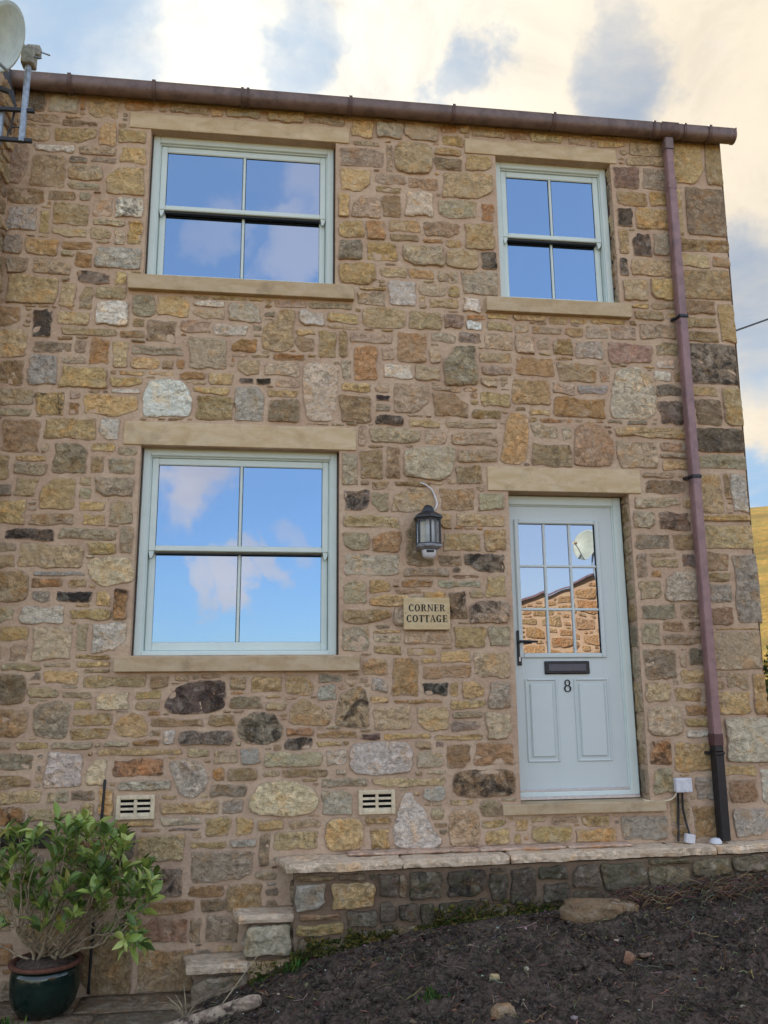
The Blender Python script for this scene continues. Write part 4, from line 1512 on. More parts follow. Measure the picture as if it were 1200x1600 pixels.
def dish_thing(label, c, nrm, radx, pole_x, pole_y, z0, z1, arms, group=None, roll=(0.25, 0.97)):
    root = empty('satellite_dish', label, 'satellite dish', (pole_x, pole_y, z0), group)
    nrm = Vector(nrm).normalized()
    up = Vector((0, 0, 1))
    u = nrm.cross(up).normalized()
    v = u.cross(nrm)
    v = v if v.z > 0 else -v
    bm = bmesh.new()
    R_, Fd = radx, radx * 0.30
    rings = []
    for side in (0, 1):
        for k in range(9):
            r = k / 8
            off = Fd * (r * r) - Fd + (-.006 if side else 0)
            rings.append([bm.verts.new(c + (u * math.cos(a) * .93 + v * math.sin(a)) * r * R_ + nrm * off) for a in [2 * math.pi * q / 36 for q in range(36)]] if k else [bm.verts.new(c + nrm * off)])
    for s in (0, 9):
        for k in range(s, s + 8):
            A, B = rings[k], rings[k + 1]
            for q in range(36):
                q2 = (q + 1) % 36
                if len(A) == 1:
                    bm.faces.new((A[0], B[q], B[q2]))
                else:
                    bm.faces.new((A[q], B[q], B[q2], A[q2]))
    for q in range(36):
        q2 = (q + 1) % 36
        bm.faces.new((rings[8][q], rings[8][q2], rings[17][q2], rings[17][q]))
    bm_obj('reflector', bm, M_DISH, root, True)
    bm = bmesh.new()
    tube(bm, [(pole_x, pole_y, z0), (pole_x, pole_y, z1)], 0.021, 14)
    bm_obj('pole', bm, M_GALV, root)
    bk = c - nrm * (Fd + .040)
    top = Vector((pole_x, pole_y, z1))
    bm = bmesh.new()
    tube(bm, [bk, bk.lerp(top, .55), top + Vector((0, 0, -.05))], [0.045, 0.034, 0.026], 10)
    bx(bm, pole_x - .045, pole_x + .045, pole_y - .045, pole_y + .045, z1 - .10, z1 + .035, 0.012, 2)
    bx(bm, pole_x - .02, pole_x + .075, pole_y - .03, pole_y + .03, z1 - .02, z1 + .06, 0.014, 2)
    bm_obj('mount', bm, plain('weathered_cream_casting', (150, 148, 134), .6, .3, .3, 30), root)
    bm = bmesh.new()
    tube(bm, [top + Vector((.05, 0, .03)), top + Vector((.14, -.02, -.015))], 0.006, 8)
    tube(bm, [top + Vector((.03, -.03, -.04)), top + Vector((.10, -.06, -.075))], 0.006, 8)
    bm_obj('bolt', bm, M_GALV, root)
    arm_a = c - v * R_ * .98 - nrm * .02
    arm_b = c + nrm * R_ * 1.35 - v * R_ * .35
    bm = bmesh.new()
    tube(bm, [arm_a, arm_b], 0.011, 8)
    bm_obj('feed_arm', bm, M_GALV, root)
    bm = bmesh.new()
    tube(bm, [arm_b + (c - arm_b).normalized() * .07, arm_b - (c - arm_b).normalized() * .05], [0.028, 0.022], 12)
    bm_obj('receiver', bm, M_CREAMP, root)
    for (a, b) in arms:
        bm = bmesh.new()
        bx(bm, a[0], b[0], a[1] - .012, a[1] + .012, a[2] - .014, a[2] + .014, .003)
        o_ = bm_obj('bracket_arm', bm, M_BLACKP, root)
    return root


PY = -0.46
pox = at(40, 150, PY)[0]
pz0, pz1 = at(36, 222, PY)[1], at(43, 84, PY)[1]
za1, za2 = at(30, 172, PY)[1], at(30, 219, PY)[1]
xe = at(54, 174, PY)[0]
dc = Vector((at(3, 57, PY - .12)[0], PY - .12, at(3, 57, PY - .12)[1]))
dish = dish_thing('pale grey satellite dish on a galvanised pole above the gutter at the top left', dc, face_towards(3, 57, 0.80, (-0.62, 0.34)), 0.235, pox, PY, pz0, pz1,
                  [((-2.5, PY, za1), (xe, PY, za1)), ((-2.5, PY, za2), (xe, PY, za2))])
zb = at(2, 200, -.42)
bm = bmesh.new()
bx(bm, zb[0] - .05, zb[0] + .012, PY - .004 + .02, PY + .05, za2 - .03, za1 + .03, .006)
bm_obj('back_bar', bm, M_GALV, dish)
bm = bmesh.new()
zc = at(22, 205, PY)
tube(bm, [(zc[0] + .05 * math.cos(a), PY + .03, zc[1] + .055 * math.sin(a)) for a in [rad(200) - rad(330) * k / 16 for k in range(17)]], .005, 6)
zz = at(-8, 130, PY), at(22, 160, PY)
tube(bm, [(zz[0][0], PY + .04, zz[0][1]), ((zz[0][0] + zz[1][0]) / 2 + .03, PY + .03, (zz[0][1] + zz[1][1]) / 2 + .03), (zz[1][0], PY + .03, zz[1][1]), (zz[1][0] - .02, PY + .035, zc[1])], [.022, .020, .009, .005], 8)
bm_obj('cable', bm, M_BLACKP, dish)
settle(dish)

# ------------------------------------------------------------------ wall lantern
lxc, lzt = at(668, 790, -.09)
lzb = at(668, 860, -.09)[1]
LYC = -0.100
lan = empty('wall_lantern', 'black half-lantern wall light with clear panes and white sensor dome', 'wall light', (lxc, 0, lzb))
R1 = 0.086
hexa = lambda r, k: (lxc + r * math.cos(rad(60 * k + 30)), LYC + r * math.sin(rad(60 * k + 30)))
zg0, zg1 = at(668, 851, -.12)[1], at(668, 810, -.12)[1]


def ring6(bm, prof):
    rows = [[bm.verts.new((*hexa(r, k), z)) for k in range(6)] for r, z in prof]
    for A, B in zip(rows, rows[1:]):
        for k in range(6):
            bm.faces.new((A[k], A[(k + 1) % 6], B[(k + 1) % 6], B[k]))
    bm.faces.new(rows[0]); bm.faces.new(rows[-1])


bm = bmesh.new()
ring6(bm, [(R1 + .004, zg1 - .006), (R1 + .020, zg1 + .002), (R1 + .020, zg1 + .016), (R1 * .80, zg1 + .038), (R1 * .56, zg1 + .050), (R1 * .46, zg1 + .074), (R1 * .30, zg1 + .092), (.008, zg1 + .100)])
M_LANT = plain('black_lantern_metal', (34, 36, 40), .38, .5, .3, 40)
bm_obj('cap', bm, M_LANT, lan)
bm = bmesh.new()
for k in range(6):
    x, y = hexa(R1, k)
    tube(bm, [(x, y, zg0), (x, y, zg1)], .0068, 6)
for k in range(6):
    for zz_ in (zg0 + .004, zg1 - .006):
        tube(bm, [(*hexa(R1, k), zz_), (*hexa(R1, k + 1), zz_)], .006, 6)
bm_obj('cage', bm, M_LANT, lan)
M_LGL = Mat('clear_lantern_glass', .12, .5)
M_LGL.col((.82, .86, .87))
M_LGL.b.inputs['Transmission Weight'].default_value = .9
M_LGL.b.inputs['IOR'].default_value = 1.2
for k in range(6):
    bm = bmesh.new()
    (xa, ya), (xb, yb) = hexa(R1 * .97, k), hexa(R1 * .97, k + 1)
    q = [bm.verts.new(p) for p in ((xa, ya, zg0), (xb, yb, zg0), (xb, yb, zg1), (xa, ya, zg1))]
    bm.faces.new(q)
    bm_obj('pane', bm, M_LGL.m, lan)
bm = bmesh.new()
lathe(bm, [(0, zg0 + .012), (.026, zg0 + .014), (.026, zg1 - .02), (.015, zg1 - .004), (0, zg1 - .003)], (lxc + .008, LYC, 0), 14)
bm_obj('lamp_tube', bm, plain('white_lamp_glass', (226, 228, 226), .3, .5, .05), lan, True)
bm = bmesh.new()
bx(bm, lxc - .052, lxc - .018, LYC - .006, LYC + .006, zg0 + .01, zg1 - .02, .002)
bm_obj('reflector_strip', bm, plain('cream_reflector', (216, 210, 186), .5, .3, .1), lan)
bm = bmesh.new()
ring6(bm, [(R1 + .006, zg0 + .002), (R1 + .012, zg0 - .006), (R1 + .012, zg0 - .016), (R1 * .72, zg0 - .036), (R1 * .6, zg0 - .040)])
bm_obj('base_ring', bm, plain('weathered_grey_base', (140, 142, 146), .5, .4, .45, 60), lan)
bm = bmesh.new()
lathe(bm, [(.050, zg0 - .038), (.050, zg0 - .055), (.044, zg0 - .078), (.028, zg0 - .094), (0, zg0 - .099)], (lxc, LYC - .012, 0), 18)
bm_obj('sensor', bm, M_WHITEP, lan, True)
bm = bmesh.new()
bx(bm, lxc - .026, lxc + .026, LYC - .068, LYC - .05, zg0 - .058, zg0 - .041, .003)
bm_obj('sensor_window', bm, M_BLACKP, lan)
bm = bmesh.new()
bx(bm, lxc - .055, lxc + .055, -.026, -.004, zg0 - .02, zg1 + .05, .006)
bx(bm, lxc - .02, lxc + .02, LYC + .05, -.0265, zg0 - .03, zg0 + .0, .004)
bx(bm, lxc - .02, lxc + .02, LYC + .05, -.0265, zg1 + .01, zg1 + .05, .004)
bm_obj('back_plate', bm, M_LANT, lan)
pts = [(656, 754, -.012), (665, 757, -.018), (674, 764, -.022), (679, 774, -.022), (683, 785, -.024), (682, 792, -.03), (677, 798, -.04)]
bm = bmesh.new()
tube(bm, [(at(a, b, y)[0], y, at(a, b, y)[1]) for a, b, y in pts], .0055, 8)
bm_obj('cable', bm, M_WHITEP, lan, True)
settle(lan)

# ------------------------------------------------------------------ name plaque
px0, pz1_ = at(630, 934, -.03)
px1, pz0_ = at(703, 984, -.03)
plq = box('name_plaque', M_PLAQUE, px0, px1, -.048, -.016, pz0_, pz1_, .004, None, 2)
tag(plq, 'small rectangular sandstone plaque lettered CORNER COTTAGE beside the door', 'sign')
xc = (px0 + px1) / 2
hh = pz1_ - pz0_
bm = bmesh.new()
word(bm, 'CORNER', xc, pz0_ + hh * .57, hh * .215, -.0500, -.0478, .10, (px1 - px0) * .79)
word(bm, 'COTTAGE', xc, pz0_ + hh * .235, hh * .215, -.0500, -.0478, .07, (px1 - px0) * .89)
bm_obj('lettering', bm, M_INK, plq)
for x in (px0 + .014, px1 - .014):
    bm = bmesh.new()
    tube(bm, [(x, -.0505, pz0_ + hh * .52), (x, -.046, pz0_ + hh * .52)], .0035, 8)
    bm_obj('screw', bm, plain('dark_screw', (60, 54, 48), .5), plq)

# ------------------------------------------------------------------ junction boxes and cables at the foot of the wall
bx0, bz1 = at(1055, 1216, -.05)
bx1, bz0 = at(1082, 1238, -.05)
jb = box('junction_box', M_WHITEP, bx0, bx1, -.062, -.012, bz0, bz1, .008, None, 2)
tag(jb, 'white plastic cable box fixed to the stone wall between doorstep and downpipe', 'junction box')
box('lid_screw', M_GALV, (bx0 + bx1) / 2 - .004, (bx0 + bx1) / 2 + .004, -.0635, -.0615, bz0 + .012, bz0 + .020, .001, jb)
sx0, sz1 = at(1070, 1309, -.07)
sx1, sz0 = at(1085, 1321, -.07)
bm = bmesh.new()
bx(bm, sx0, sx1, -.085, -.045, LEDGE + .003, LEDGE + .062, .006, 2)
bmesh.ops.rotate(bm, verts=bm.verts, cent=((sx0 + sx1) / 2, -.065, LEDGE + .003), matrix=Matrix.Rotation(rad(10), 3, 'Y'))
tag(bm_obj('cable_connector', bm, M_WHITEP), 'small white cable connector lying on the ledge under the cable box', 'cable connector')


def cable(name, label, pts, r, mat):
    bm = bmesh.new()
    P = [Vector((at(a, b, y)[0], y, at(a, b, y)[1])) for a, b, y in pts]
    Q = []
    for i in range(len(P) - 1):                 # Catmull-Rom through the points
        p0, p1, p2, p3 = P[max(i - 1, 0)], P[i], P[i + 1], P[min(i + 2, len(P) - 1)]
        for k in range(5):
            t = k / 5
            Q.append(0.5 * ((2 * p1) + (p2 - p0) * t + (2 * p0 - 5 * p1 + 4 * p2 - p3) * t * t + (3 * p1 - p0 - 3 * p2 + p3) * t ** 3))
    Q.append(P[-1])
    tube(bm, Q, r, 8)
    return tag(bm_obj(name, bm, mat, None, True), label, 'cable')


cable('cable', 'straight black cable hanging from the white box to the ledge', [(1059, 1236, -.04), (1060, 1262, -.02), (1060, 1290, -.02), (1060, 1315, -.03)], .0075, M_BLACKP)
cable('cable', 'bent black cable running from the white box to the small connector', [(1066, 1236, -.04), (1067, 1262, -.03), (1072, 1285, -.03), (1077, 1302, -.05), (1077, 1311, -.06)], .0075, M_BLACKP)
cable('cable', 'short cream cable curving from the door frame to the white box', [(1005, 1250, -.015), (1020, 1252, -.02), (1042, 1251, -.025), (1053, 1246, -.025), (1058, 1237, -.03)], .006, M_CREAMP)
cable('cable', 'thin black cable running down the wall behind the potted shrub', [(164, 1218, -.012), (161, 1255, -.018), (157, 1300, -.018), (149, 1400, -.018), (143, 1480, -.018), (138, 1553, -.02)], .0085, M_BLACKP)
cable('cable', 'thin black wire lying on the ledge leading to the connector', [(1035, 1317, -.03), (1045, 1320, -.05), (1058, 1322, -.06), (1070, 1319, -.065)], .004, M_BLACKP)
bm = bmesh.new()
cap_x, cap_y = onz(1121, 1319, LEDGE)
lathe(bm, [(.040, 0), (.040, .012), (.028, .030), (0, .036)], (cap_x, cap_y + .02, LEDGE + .003), 14)
tag(bm_obj('pebble', bm, M_WHITEP, None, True), 'small rounded white pebble on the ledge beside the black downpipe', 'pebble')

# ------------------------------------------------------------------ the raised ledge: rubble front, flagstone coping
ret = empty('retaining_wall', 'low dark mossy rubble wall with flagstone coping forming the ledge under the door', 'wall', (1.7, -0.15, 0.0))


def face_y(x):
    return -.268 + (x - .1) * .036


LX0 = at(458, 1400, -.27)[0]
LX1 = 4.6
bm = bmesh.new()
P = [(LX0 + .006, -.0), (LX0 + .006, face_y(LX0) + .004), (LX1, face_y(LX1) + .004), (LX1, -.0)]
A = [bm.verts.new((a, b, -.3)) for a, b in P]
B = [bm.verts.new((a, b, .690)) for a, b in P]
bm.faces.new(A); bm.faces.new(B)
for k in range(4):
    bm.faces.new((A[k], A[(k + 1) % 4], B[(k + 1) % 4], B[k]))
m_dm = mortar_mat()
m_dm.name = 'damp_dark_mortar'
for n_ in m_dm.node_tree.nodes:
    if n_.type == 'MIX':
        for s_ in (n_.inputs[6], n_.inputs[7]):
            s_.default_value = tuple(v * .40 for v in s_.default_value[:3]) + (1,)
bm_obj('mortar_core', bm, m_dm, ret)
pr = read_tiles(PLINTH, -.24)
for r in pr:
    r[3] = min(r[3], .682)
    r[0] = max(r[0], LX0 + .004)
pr = separate([r for r in pr if r[1] - r[0] > .04 and r[3] - r[2] > .02], .010)
occp = Occ(LX0, 4.5, 0.0, .688)
pr = occp.grow(pr, 5)
dcol = {'y': (150, 130, 96), 'b': (128, 132, 128)}
for r in occp.fill(FILL_SIZES[3:], rng):
    pr.append([*r[:4], random.choice(('d', 'dg', 'gd', 'd', 'ds', 'nd'))])
for i, r in enumerate(pr):
    c = code_col(r[4])
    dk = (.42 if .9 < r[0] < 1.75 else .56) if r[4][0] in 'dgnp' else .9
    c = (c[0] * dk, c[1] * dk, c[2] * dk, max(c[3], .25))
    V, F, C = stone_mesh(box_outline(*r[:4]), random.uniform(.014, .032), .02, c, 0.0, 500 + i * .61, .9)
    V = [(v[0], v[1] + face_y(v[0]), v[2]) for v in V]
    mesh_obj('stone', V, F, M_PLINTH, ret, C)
# left end face
occe = Occ(-.25, -.01, .2, .66)
for i, r in enumerate(occe.fill([(.2, .13), (.16, .1), (.12, .08), (.1, .05)], rng)):
    V, F, C = stone_mesh(box_outline(*r[:4]), .016, .02, code_col('nd'), 0.0, 700 + i, .8)
    mesh_obj('stone', [(LX0 + .006 + v[1], -v[0] - .26, v[2]) for v in V], F, M_PLINTH, ret, C)


def flag(name, quad, z0, z1, mat, parent, col, seed=0, cell=.03, wob=.007):
    """a rough flagstone over the plan quad (front-left, front-right, back-right, back-left), edges wavering"""
    fl, fr_, br, bl = (Vector((*p, 0)) for p in quad)
    nu = max(4, int((fr_ - fl).length / cell))
    nv = max(3, int((bl - fl).length / cell))
    V, F = [], []
    for lev, z in ((0, z1), (1, z0)):
        for j in range(nv + 1):
            for i in range(nu + 1):
                u, v = i / nu, j / nv
                p = (fl * (1 - u) + fr_ * u) * (1 - v) + (bl * (1 - u) + br * u) * v
                e = Vector((mnoise.noise(Vector((p.x * 9, p.y * 9, seed + lev * 3))), mnoise.noise(Vector((p.x * 9, p.y * 9 + 7, seed + lev * 5))), 0)) * wob * 1.6
                e.y += mnoise.noise(Vector((p.x * 31, seed, lev * 2.2))) * wob * .7 if j == 0 else 0
                dz = mnoise.noise(Vector((p.x * 6, p.y * 8, seed + 9))) * wob * .7 + mnoise.noise(Vector((p.x * 25, p.y * 25, seed))) * wob * .3
                if lev == 0 and (j == 0 or i in (0, nu)):
                    dz -= .003
                V.append((p.x + e.x, p.y + e.y + (.004 if lev and j == 0 else 0), z + dz))
    W = nu + 1
    T = W * (nv + 1)
    for j in range(nv):
        for i in range(nu):
            a = j * W + i
            F.append((a, a + 1, a + W + 1, a + W))
            F.append((T + a, T + a + W, T + a + W + 1, T + a + 1))
    per = [i for i in range(nu)] + [j * W + nu for j in range(nv)] + [nv * W + nu - i for i in range(nu)] + [(nv - j) * W for j in range(nv)]
    # side wall with a mid row so that the broken edge has its own relief
    base = len(V)
    for q in per:
        a, b = Vector(V[q]), Vector(V[T + q])
        m_ = (a + b) / 2
        k = mnoise.noise(Vector((m_.x * 19, m_.y * 19, seed * 2.3)))
        c_ = (fl + br) / 2
        dirv = Vector((0, -1, 0)) if q < W else Vector((m_.x - c_.x, m_.y - c_.y, 0)).normalized()
        m_ += dirv * (.004 + k * wob)
        m_.z += k * .006
        V.append(tuple(m_))
    n = len(per)
    for k in range(n):
        k2 = (k + 1) % n
        F.append((per[k], base + k, base + k2, per[k2]))
        F.append((base + k, T + per[k], T + per[k2], base + k2))
    o = mesh_obj(name, V, F, mat, parent, [col] * len(V), smooth=True)
    k = 2 * nu * nv
    o.data.polygons.foreach_set('use_smooth', [i < k for i in range(len(F))])
    return o


def cop_y(x):
    return -.302 + (x - .1) * .040


cuts = [at(452, 1360, -.30)[0], at(631, 1345, -.29)[0], at(799, 1340, -.26)[0], at(1122, 1330, -.2)[0], at(1290, 1320, -.16)[0], 4.6]
for i, (a, b) in enumerate(zip(cuts, cuts[1:])):
    a_, b_ = a + (.004 if i else 0), b - .004
    bl = at(432, 1347, 0)[0] if i == 0 else a_
    flag('coping_slab', [(a_, cop_y(a)), (b_, cop_y(b)), (b_, -.006), (bl, -.006)], .700, LEDGE - .002 * (i % 2), M_COPING, ret, (*lin((206, 184, 156)), .02), seed=i * 3.1, wob=.009)
for i, (pa, pb) in enumerate(((543, 745), (747, 880), (884, 985))):
    a, b = at(pa, 1328, -.05)[0], at(pb, 1322, -.05)[0]
    flag('back_flag', [(a, -.125), (b, -.11), (b, -.004), (a, -.004)], LEDGE + .003, LEDGE + .020, M_COPING, ret, (*lin((186, 158, 136)), .0), seed=40 + i, wob=.006)
settle(ret)

# ------------------------------------------------------------------ stone steps up to the ledge
st = empty('stone_steps', 'two worn stone steps climbing right along the house wall to the ledge', 'steps', (-.25, -.15, 0))


def step(t_bl, t_fl, t_fr, t_br, zt, thick, blocks, col, nm):
    fl, fr_, br, bl = onz(*t_fl, zt), onz(*t_fr, zt), onz(*t_br, zt), (at(*t_bl, 0)[0], -.006)
    y = (fl[1] + fr_[1]) / 2
    flag('tread', [(fl[0], y), (fr_[0], y), (fr_[0] + .02, -.006), bl], zt - thick, zt, M_COPING, st, (*lin(col), .04), seed=nm, wob=.008)
    print('step front y', fl, fr_)
    return y


zt1, zt2 = at(363, 1418, 0)[1], at(288, 1490, 0)[1]
y1 = step((363, 1418), (373, 1431), (465, 1429), (455, 1414), zt1, .044, None, (206, 186, 160), 61)
y2 = step((288, 1490), (292, 1512), (387, 1503), (378, 1484), zt2, .048, None, (196, 176, 150), 63)


def blk(x0, x1, z0, z1, yf, code, seed, proud=.02, depth=.26):
    V, F, C = stone_mesh(box_outline(x0, x1, z0, z1), proud, depth, tuple(v * .95 for v in code_col(code)[:3]) + (.2,), yf, seed, 1.0)
    return mesh_obj('stone', V, F, M_PLINTH, st, C)


xa, xb = at(380, 1470, y1)[0], at(459, 1470, y1)[0]
blk(xa, xb, at(420, 1498, y1)[1], zt1 - .056, y1 + .035, 'gw', 810)
blk(xa + .01, xb + .06, .03, at(420, 1500, y1)[1], y1 + .045, 'gy', 811)
xa2, xb2 = at(296, 1540, y2)[0], at(392, 1540, y2)[0]
blk(xa2, xb2, -.04, zt2 - .060, y2 + .03, 'gd', 812)
bm = bmesh.new()
bx(bm, xa2 + .02, xa + .03, y2 + .05, -.003, -.1, zt2 - .062)
bx(bm, xa + .0306, LX0 + .004, y1 + .06, -.003, -.1, zt1 - .056)
bm_obj('mortar_core', bm, m_dm, st)
settle(st)

# ------------------------------------------------------------------ ground, path, soil
def ground_z(x, y):
    r = math.hypot(x, y)
    z = -0.10
    if y > 8 and r > 20:                        # the valley side behind the cottage
        a = math.atan2(x, y)
        e = 0.176 + 0.10 * max(-.6, min(1.0, (a - .3))) + .035 * math.sin(a * 3 + 1)
        t = max(0.0, min(1.0, (r - 25) / 150))
        z += t * t * (3 - 2 * t) * (150 * e * 1.05) + .8 * t * mnoise.noise(Vector((x * .05, y * .05, 1)))
    return z


def rgrid(name, radii, nseg, zf, mat, kind='structure'):
    V, F = [(0, 0, zf(0, 0))], []
    for r in radii:
        for k in range(nseg):
            a = 2 * math.pi * k / nseg
            x, y = r * math.sin(a), r * math.cos(a)
            V.append((x, y, zf(x, y)))
    for k in range(nseg):
        F.append((0, 1 + (k + 1) % nseg, 1 + k))
    for i in range(len(radii) - 1):
        for k in range(nseg):
            a, b = 1 + i * nseg + k, 1 + i * nseg + (k + 1) % nseg
            F.append((a, b, b + nseg, a + nseg))
    o = mesh_obj(name, V, F, mat)
    o['kind'] = kind
    return o


mg = Mat('rough_pasture', .95, .1)
c = mg.mix(mg.ramp(mg.noise(.35, 6, .65), .35, .68), lin((138, 112, 56)), lin((104, 96, 50)))
c = mg.mix(mg.ramp(mg.noise(1.6, 6, .7, stretch=(1, 1, 2.5)), .45, .75, 0, .7), c, lin((92, 84, 46)))
c = mg.mix(mg.ramp(mg.noise(.09, 5, .6), .45, .6, 0, .6), c, lin((84, 72, 40)))
mg.col(c)
mg.nrm(mg.bump(mg.noise(1.5, 6, .7), .5, .8))
rgrid('ground', [1.5, 3, 6, 10, 16, 22] + [22 + 6 * k for k in range(1, 30)] + [230, 300, 450, 700, 1200, 2000], 160, ground_z, mg.m)

path = box('path', m_dm, -6.0, -0.30, -1.9, -.02, -.12, -.014)
path['kind'] = 'structure'
M_PAVE = stone_mat('paving_stone', .4, .12)
row_y = [-.02, -.30, -.72, -1.2, -1.9]
for j, (ya, yb) in enumerate(zip(row_y, row_y[1:])):
    x = -.42 if j == 0 else -.32
    while x > -4.5:
        w = random.uniform(.42, .75)
        flag('paving_slab', [(x - w + .006, yb + .006), (x - .006, yb + .006), (x - .006, ya - .006), (x - w + .006, ya - .006)], -.05, random.uniform(-.003, .003), M_PAVE, path,
             (*lin(random.choice(((136, 118, 96), (124, 110, 90), (146, 126, 102)))), .15), seed=j * 7 + x, cell=.05, wob=.004)
        x -= w

SX = [-3.0, -1.0, -.60, -.43, -.08, .179, .444, .871, 1.479, 2.342, 3.27, 4.5, 6.5]
SZ = [-.55, -.22, -.07, -.01, .112, .200, .266, .345, .404, .470, .530, .58, .62]


def soil_base(x, y):
    q = max(0.0, -y - .45)
    return float(np.interp(x + .55 * q, SX, SZ)) - .035 * max(0, -y - .3)


def fbm(x, y, s, o=0.0):
    return mnoise.noise(Vector((x * s, y * s, o))) + .5 * mnoise.noise(Vector((x * s * 2.1, y * s * 2.1, o + 3))) + .25 * mnoise.noise(Vector((x * s * 4.3, y * s * 4.3, o + 5)))


def soil_z(x, y):
    near = min(1.0, max(0.15, (-y - .25) / .25))
    clod = abs(mnoise.noise(Vector((x * 17, y * 17, 8)))) + .6 * abs(mnoise.noise(Vector((x * 7, y * 7, 18))))
    return soil_base(x, y) + near * (.034 * fbm(x, y, 2.6) + .026 * fbm(x, y, 9, 2.0)) + .042 * (clod - .38) * near + .009 * fbm(x, y, 30, 6)


xs = np.concatenate([np.arange(-1.3, 4.2, .016), np.arange(4.2, 7, .1)])
ys = np.concatenate([np.arange(-6.0, -2.7, .1), np.arange(-2.7, -.05, .016)])
V = [(x, y, soil_z(x, y)) for y in ys for x in xs]
nx = len(xs)
F = [(j * nx + i, j * nx + i + 1, (j + 1) * nx + i + 1, (j + 1) * nx + i) for j in range(len(ys) - 1) for i in range(nx - 1)]
soil = mesh_obj('soil', V, F, M_SOIL)
soil['kind'] = 'structure'


def soil_spot(px, py):
    """point of the soil seen at a pixel of the photograph"""
    d = ray(px, py)
    t = 1.5
    while t < 9:
        p = CAM_POS + d * t
        if p.z < soil_z(p.x, p.y) or p.y > -.12:
            return p
        t += .01
    return p


ICO = bmesh.new()
bmesh.ops.create_icosphere(ICO, subdivisions=1, radius=1)
ICO_V = [v.co.copy() for v in ICO.verts]
ICO_F = [tuple(v.index for v in f.verts) for f in ICO.faces]
ICO.free()


class Bag:
    """many small pieces joined in one mesh"""
    def __init__(s):
        s.V, s.F, s.C = [], [], []

    def add(s, V, F, col):
        b = len(s.V)
        s.V += V
        s.F += [tuple(b + k for k in f) for f in F]
        s.C += [(*col, 1) if len(col) == 3 else col] * len(V)

    def lump(s, p, r, col, flat=.7, seed=0):
        k = Vector((random.uniform(.7, 1.3), random.uniform(.7, 1.3), random.uniform(.6, 1.0) * flat))
        R_ = Matrix.Rotation(random.uniform(0, 6.3), 3, 'Z')
        s.add([tuple(Vector(p) + R_ @ Vector((v.x * k.x, v.y * k.y, v.z * k.z)) * r * (1 + .45 * mnoise.noise(v * 1.7 + Vector((seed, 0, 0))))) for v in ICO_V], ICO_F, col)

    def stick(s, pts, r, col):
        V, F = [], []
        for i, p in enumerate(pts):
            t = (pts[min(i + 1, len(pts) - 1)] - pts[max(i - 1, 0)]).normalized()
            a = t.orthogonal().normalized()
            b = t.cross(a)
            rr_ = r * (1 - .5 * i / len(pts))
            V += [tuple(p + (a * math.cos(k * 2.094) + b * math.sin(k * 2.094)) * rr_) for k in range(3)]
        for i in range(len(pts) - 1):
            for k in range(3):
                F.append((i * 3 + k, i * 3 + (k + 1) % 3, i * 3 + 3 + (k + 1) % 3, i * 3 + 3 + k))
        s.add(V, F, col)

    def build(s, name, mat, parent=None, smooth=True):
        o = mesh_obj(name, s.V, s.F, mat, parent, s.C, smooth)
        return o


M_BITS = attr_mat('soil_debris', .9, .15, 80, .4)


def soil_xy():
    y = -.28 - 2.3 * random.random() ** 1.15
    return random.uniform(-.9, 3.9), y


bag = Bag()
for i in range(7000):
    x, y = soil_xy()
    r = random.uniform(.004, .011) if random.random() < .93 else random.uniform(.011, .036)
    g = random.uniform(.6, 1.3)
    c = tuple(v * g for v in lin(random.choice(((72, 62, 56), (86, 74, 66), (58, 50, 47), (100, 86, 75)))))
    bag.lump((x, y, soil_z(x, y) + r * .15), r, c, .8, i)
bag.build('soil_clods', M_SOIL, None, False)['kind'] = 'stuff'
bag = Bag()
for i in range(3200):
    x, y = soil_xy()
    big = random.random() < .05
    n = random.randint(4, 6)
    a = random.uniform(0, 6.3)
    L = random.uniform(.10, .22) if big else random.uniform(.015, .07)
    P = []
    p = Vector((x, y, 0))
    for k in range(n):
        P.append(Vector((p.x, p.y, soil_z(p.x, p.y) + .004 + (.012 * random.random() if random.random() < .5 else 0))))
        a += random.uniform(-.28, .28)
        p += Vector((math.cos(a), math.sin(a), 0)) * L / n
    c = lin(random.choice(((150, 132, 108), (118, 98, 80), (92, 76, 64), (134, 112, 84), (176, 160, 132))))
    bag.stick(P, random.uniform(.0018, .0035) * (1.4 if big else 1), tuple(v * random.uniform(.5, 1) for v in c))
# a heap of cut roots and stalks against the wall on the right
for i in range(520):
    q = random.random()
    x = 2.15 + 1.6 * q + random.uniform(-.1, .1)
    y = -.24 - .26 * random.random() ** 1.5 - .05 * (1 - q)
    a = random.uniform(-.7, .7) + (math.pi if random.random() < .5 else 0)
    L = random.uniform(.08, .24)
    P = [Vector((x + math.cos(a) * L * t, y + math.sin(a) * L * t * .6, soil_z(x, y) + .012 + random.uniform(0, .05) + .03 * math.sin(t * 3) + random.uniform(-.006, .006))) for t in (0, .25, .5, .75, 1)]
    c = lin(random.choice(((160, 140, 112), (126, 100, 84), (98, 80, 68), (146, 118, 88), (112, 84, 74))))
    bag.stick(P, random.uniform(.002, .004), tuple(v * random.uniform(.5, 1.0) for v in c))
bag.build('roots_and_twigs', M_BITS)['kind'] = 'stuff'
bag = Bag()
for i in range(620):
    x, y = soil_xy()
    r = random.uniform(.003, .008) if random.random() < .9 else random.uniform(.008, .018)
    c = lin(random.choice(((176, 164, 146), (150, 128, 104), (196, 190, 178), (132, 112, 92), (160, 120, 90), (110, 100, 92))))
    bag.lump((x, y, soil_z(x, y) + r * .35), r, tuple(v * random.uniform(.6, 1.) for v in c), .7, i)
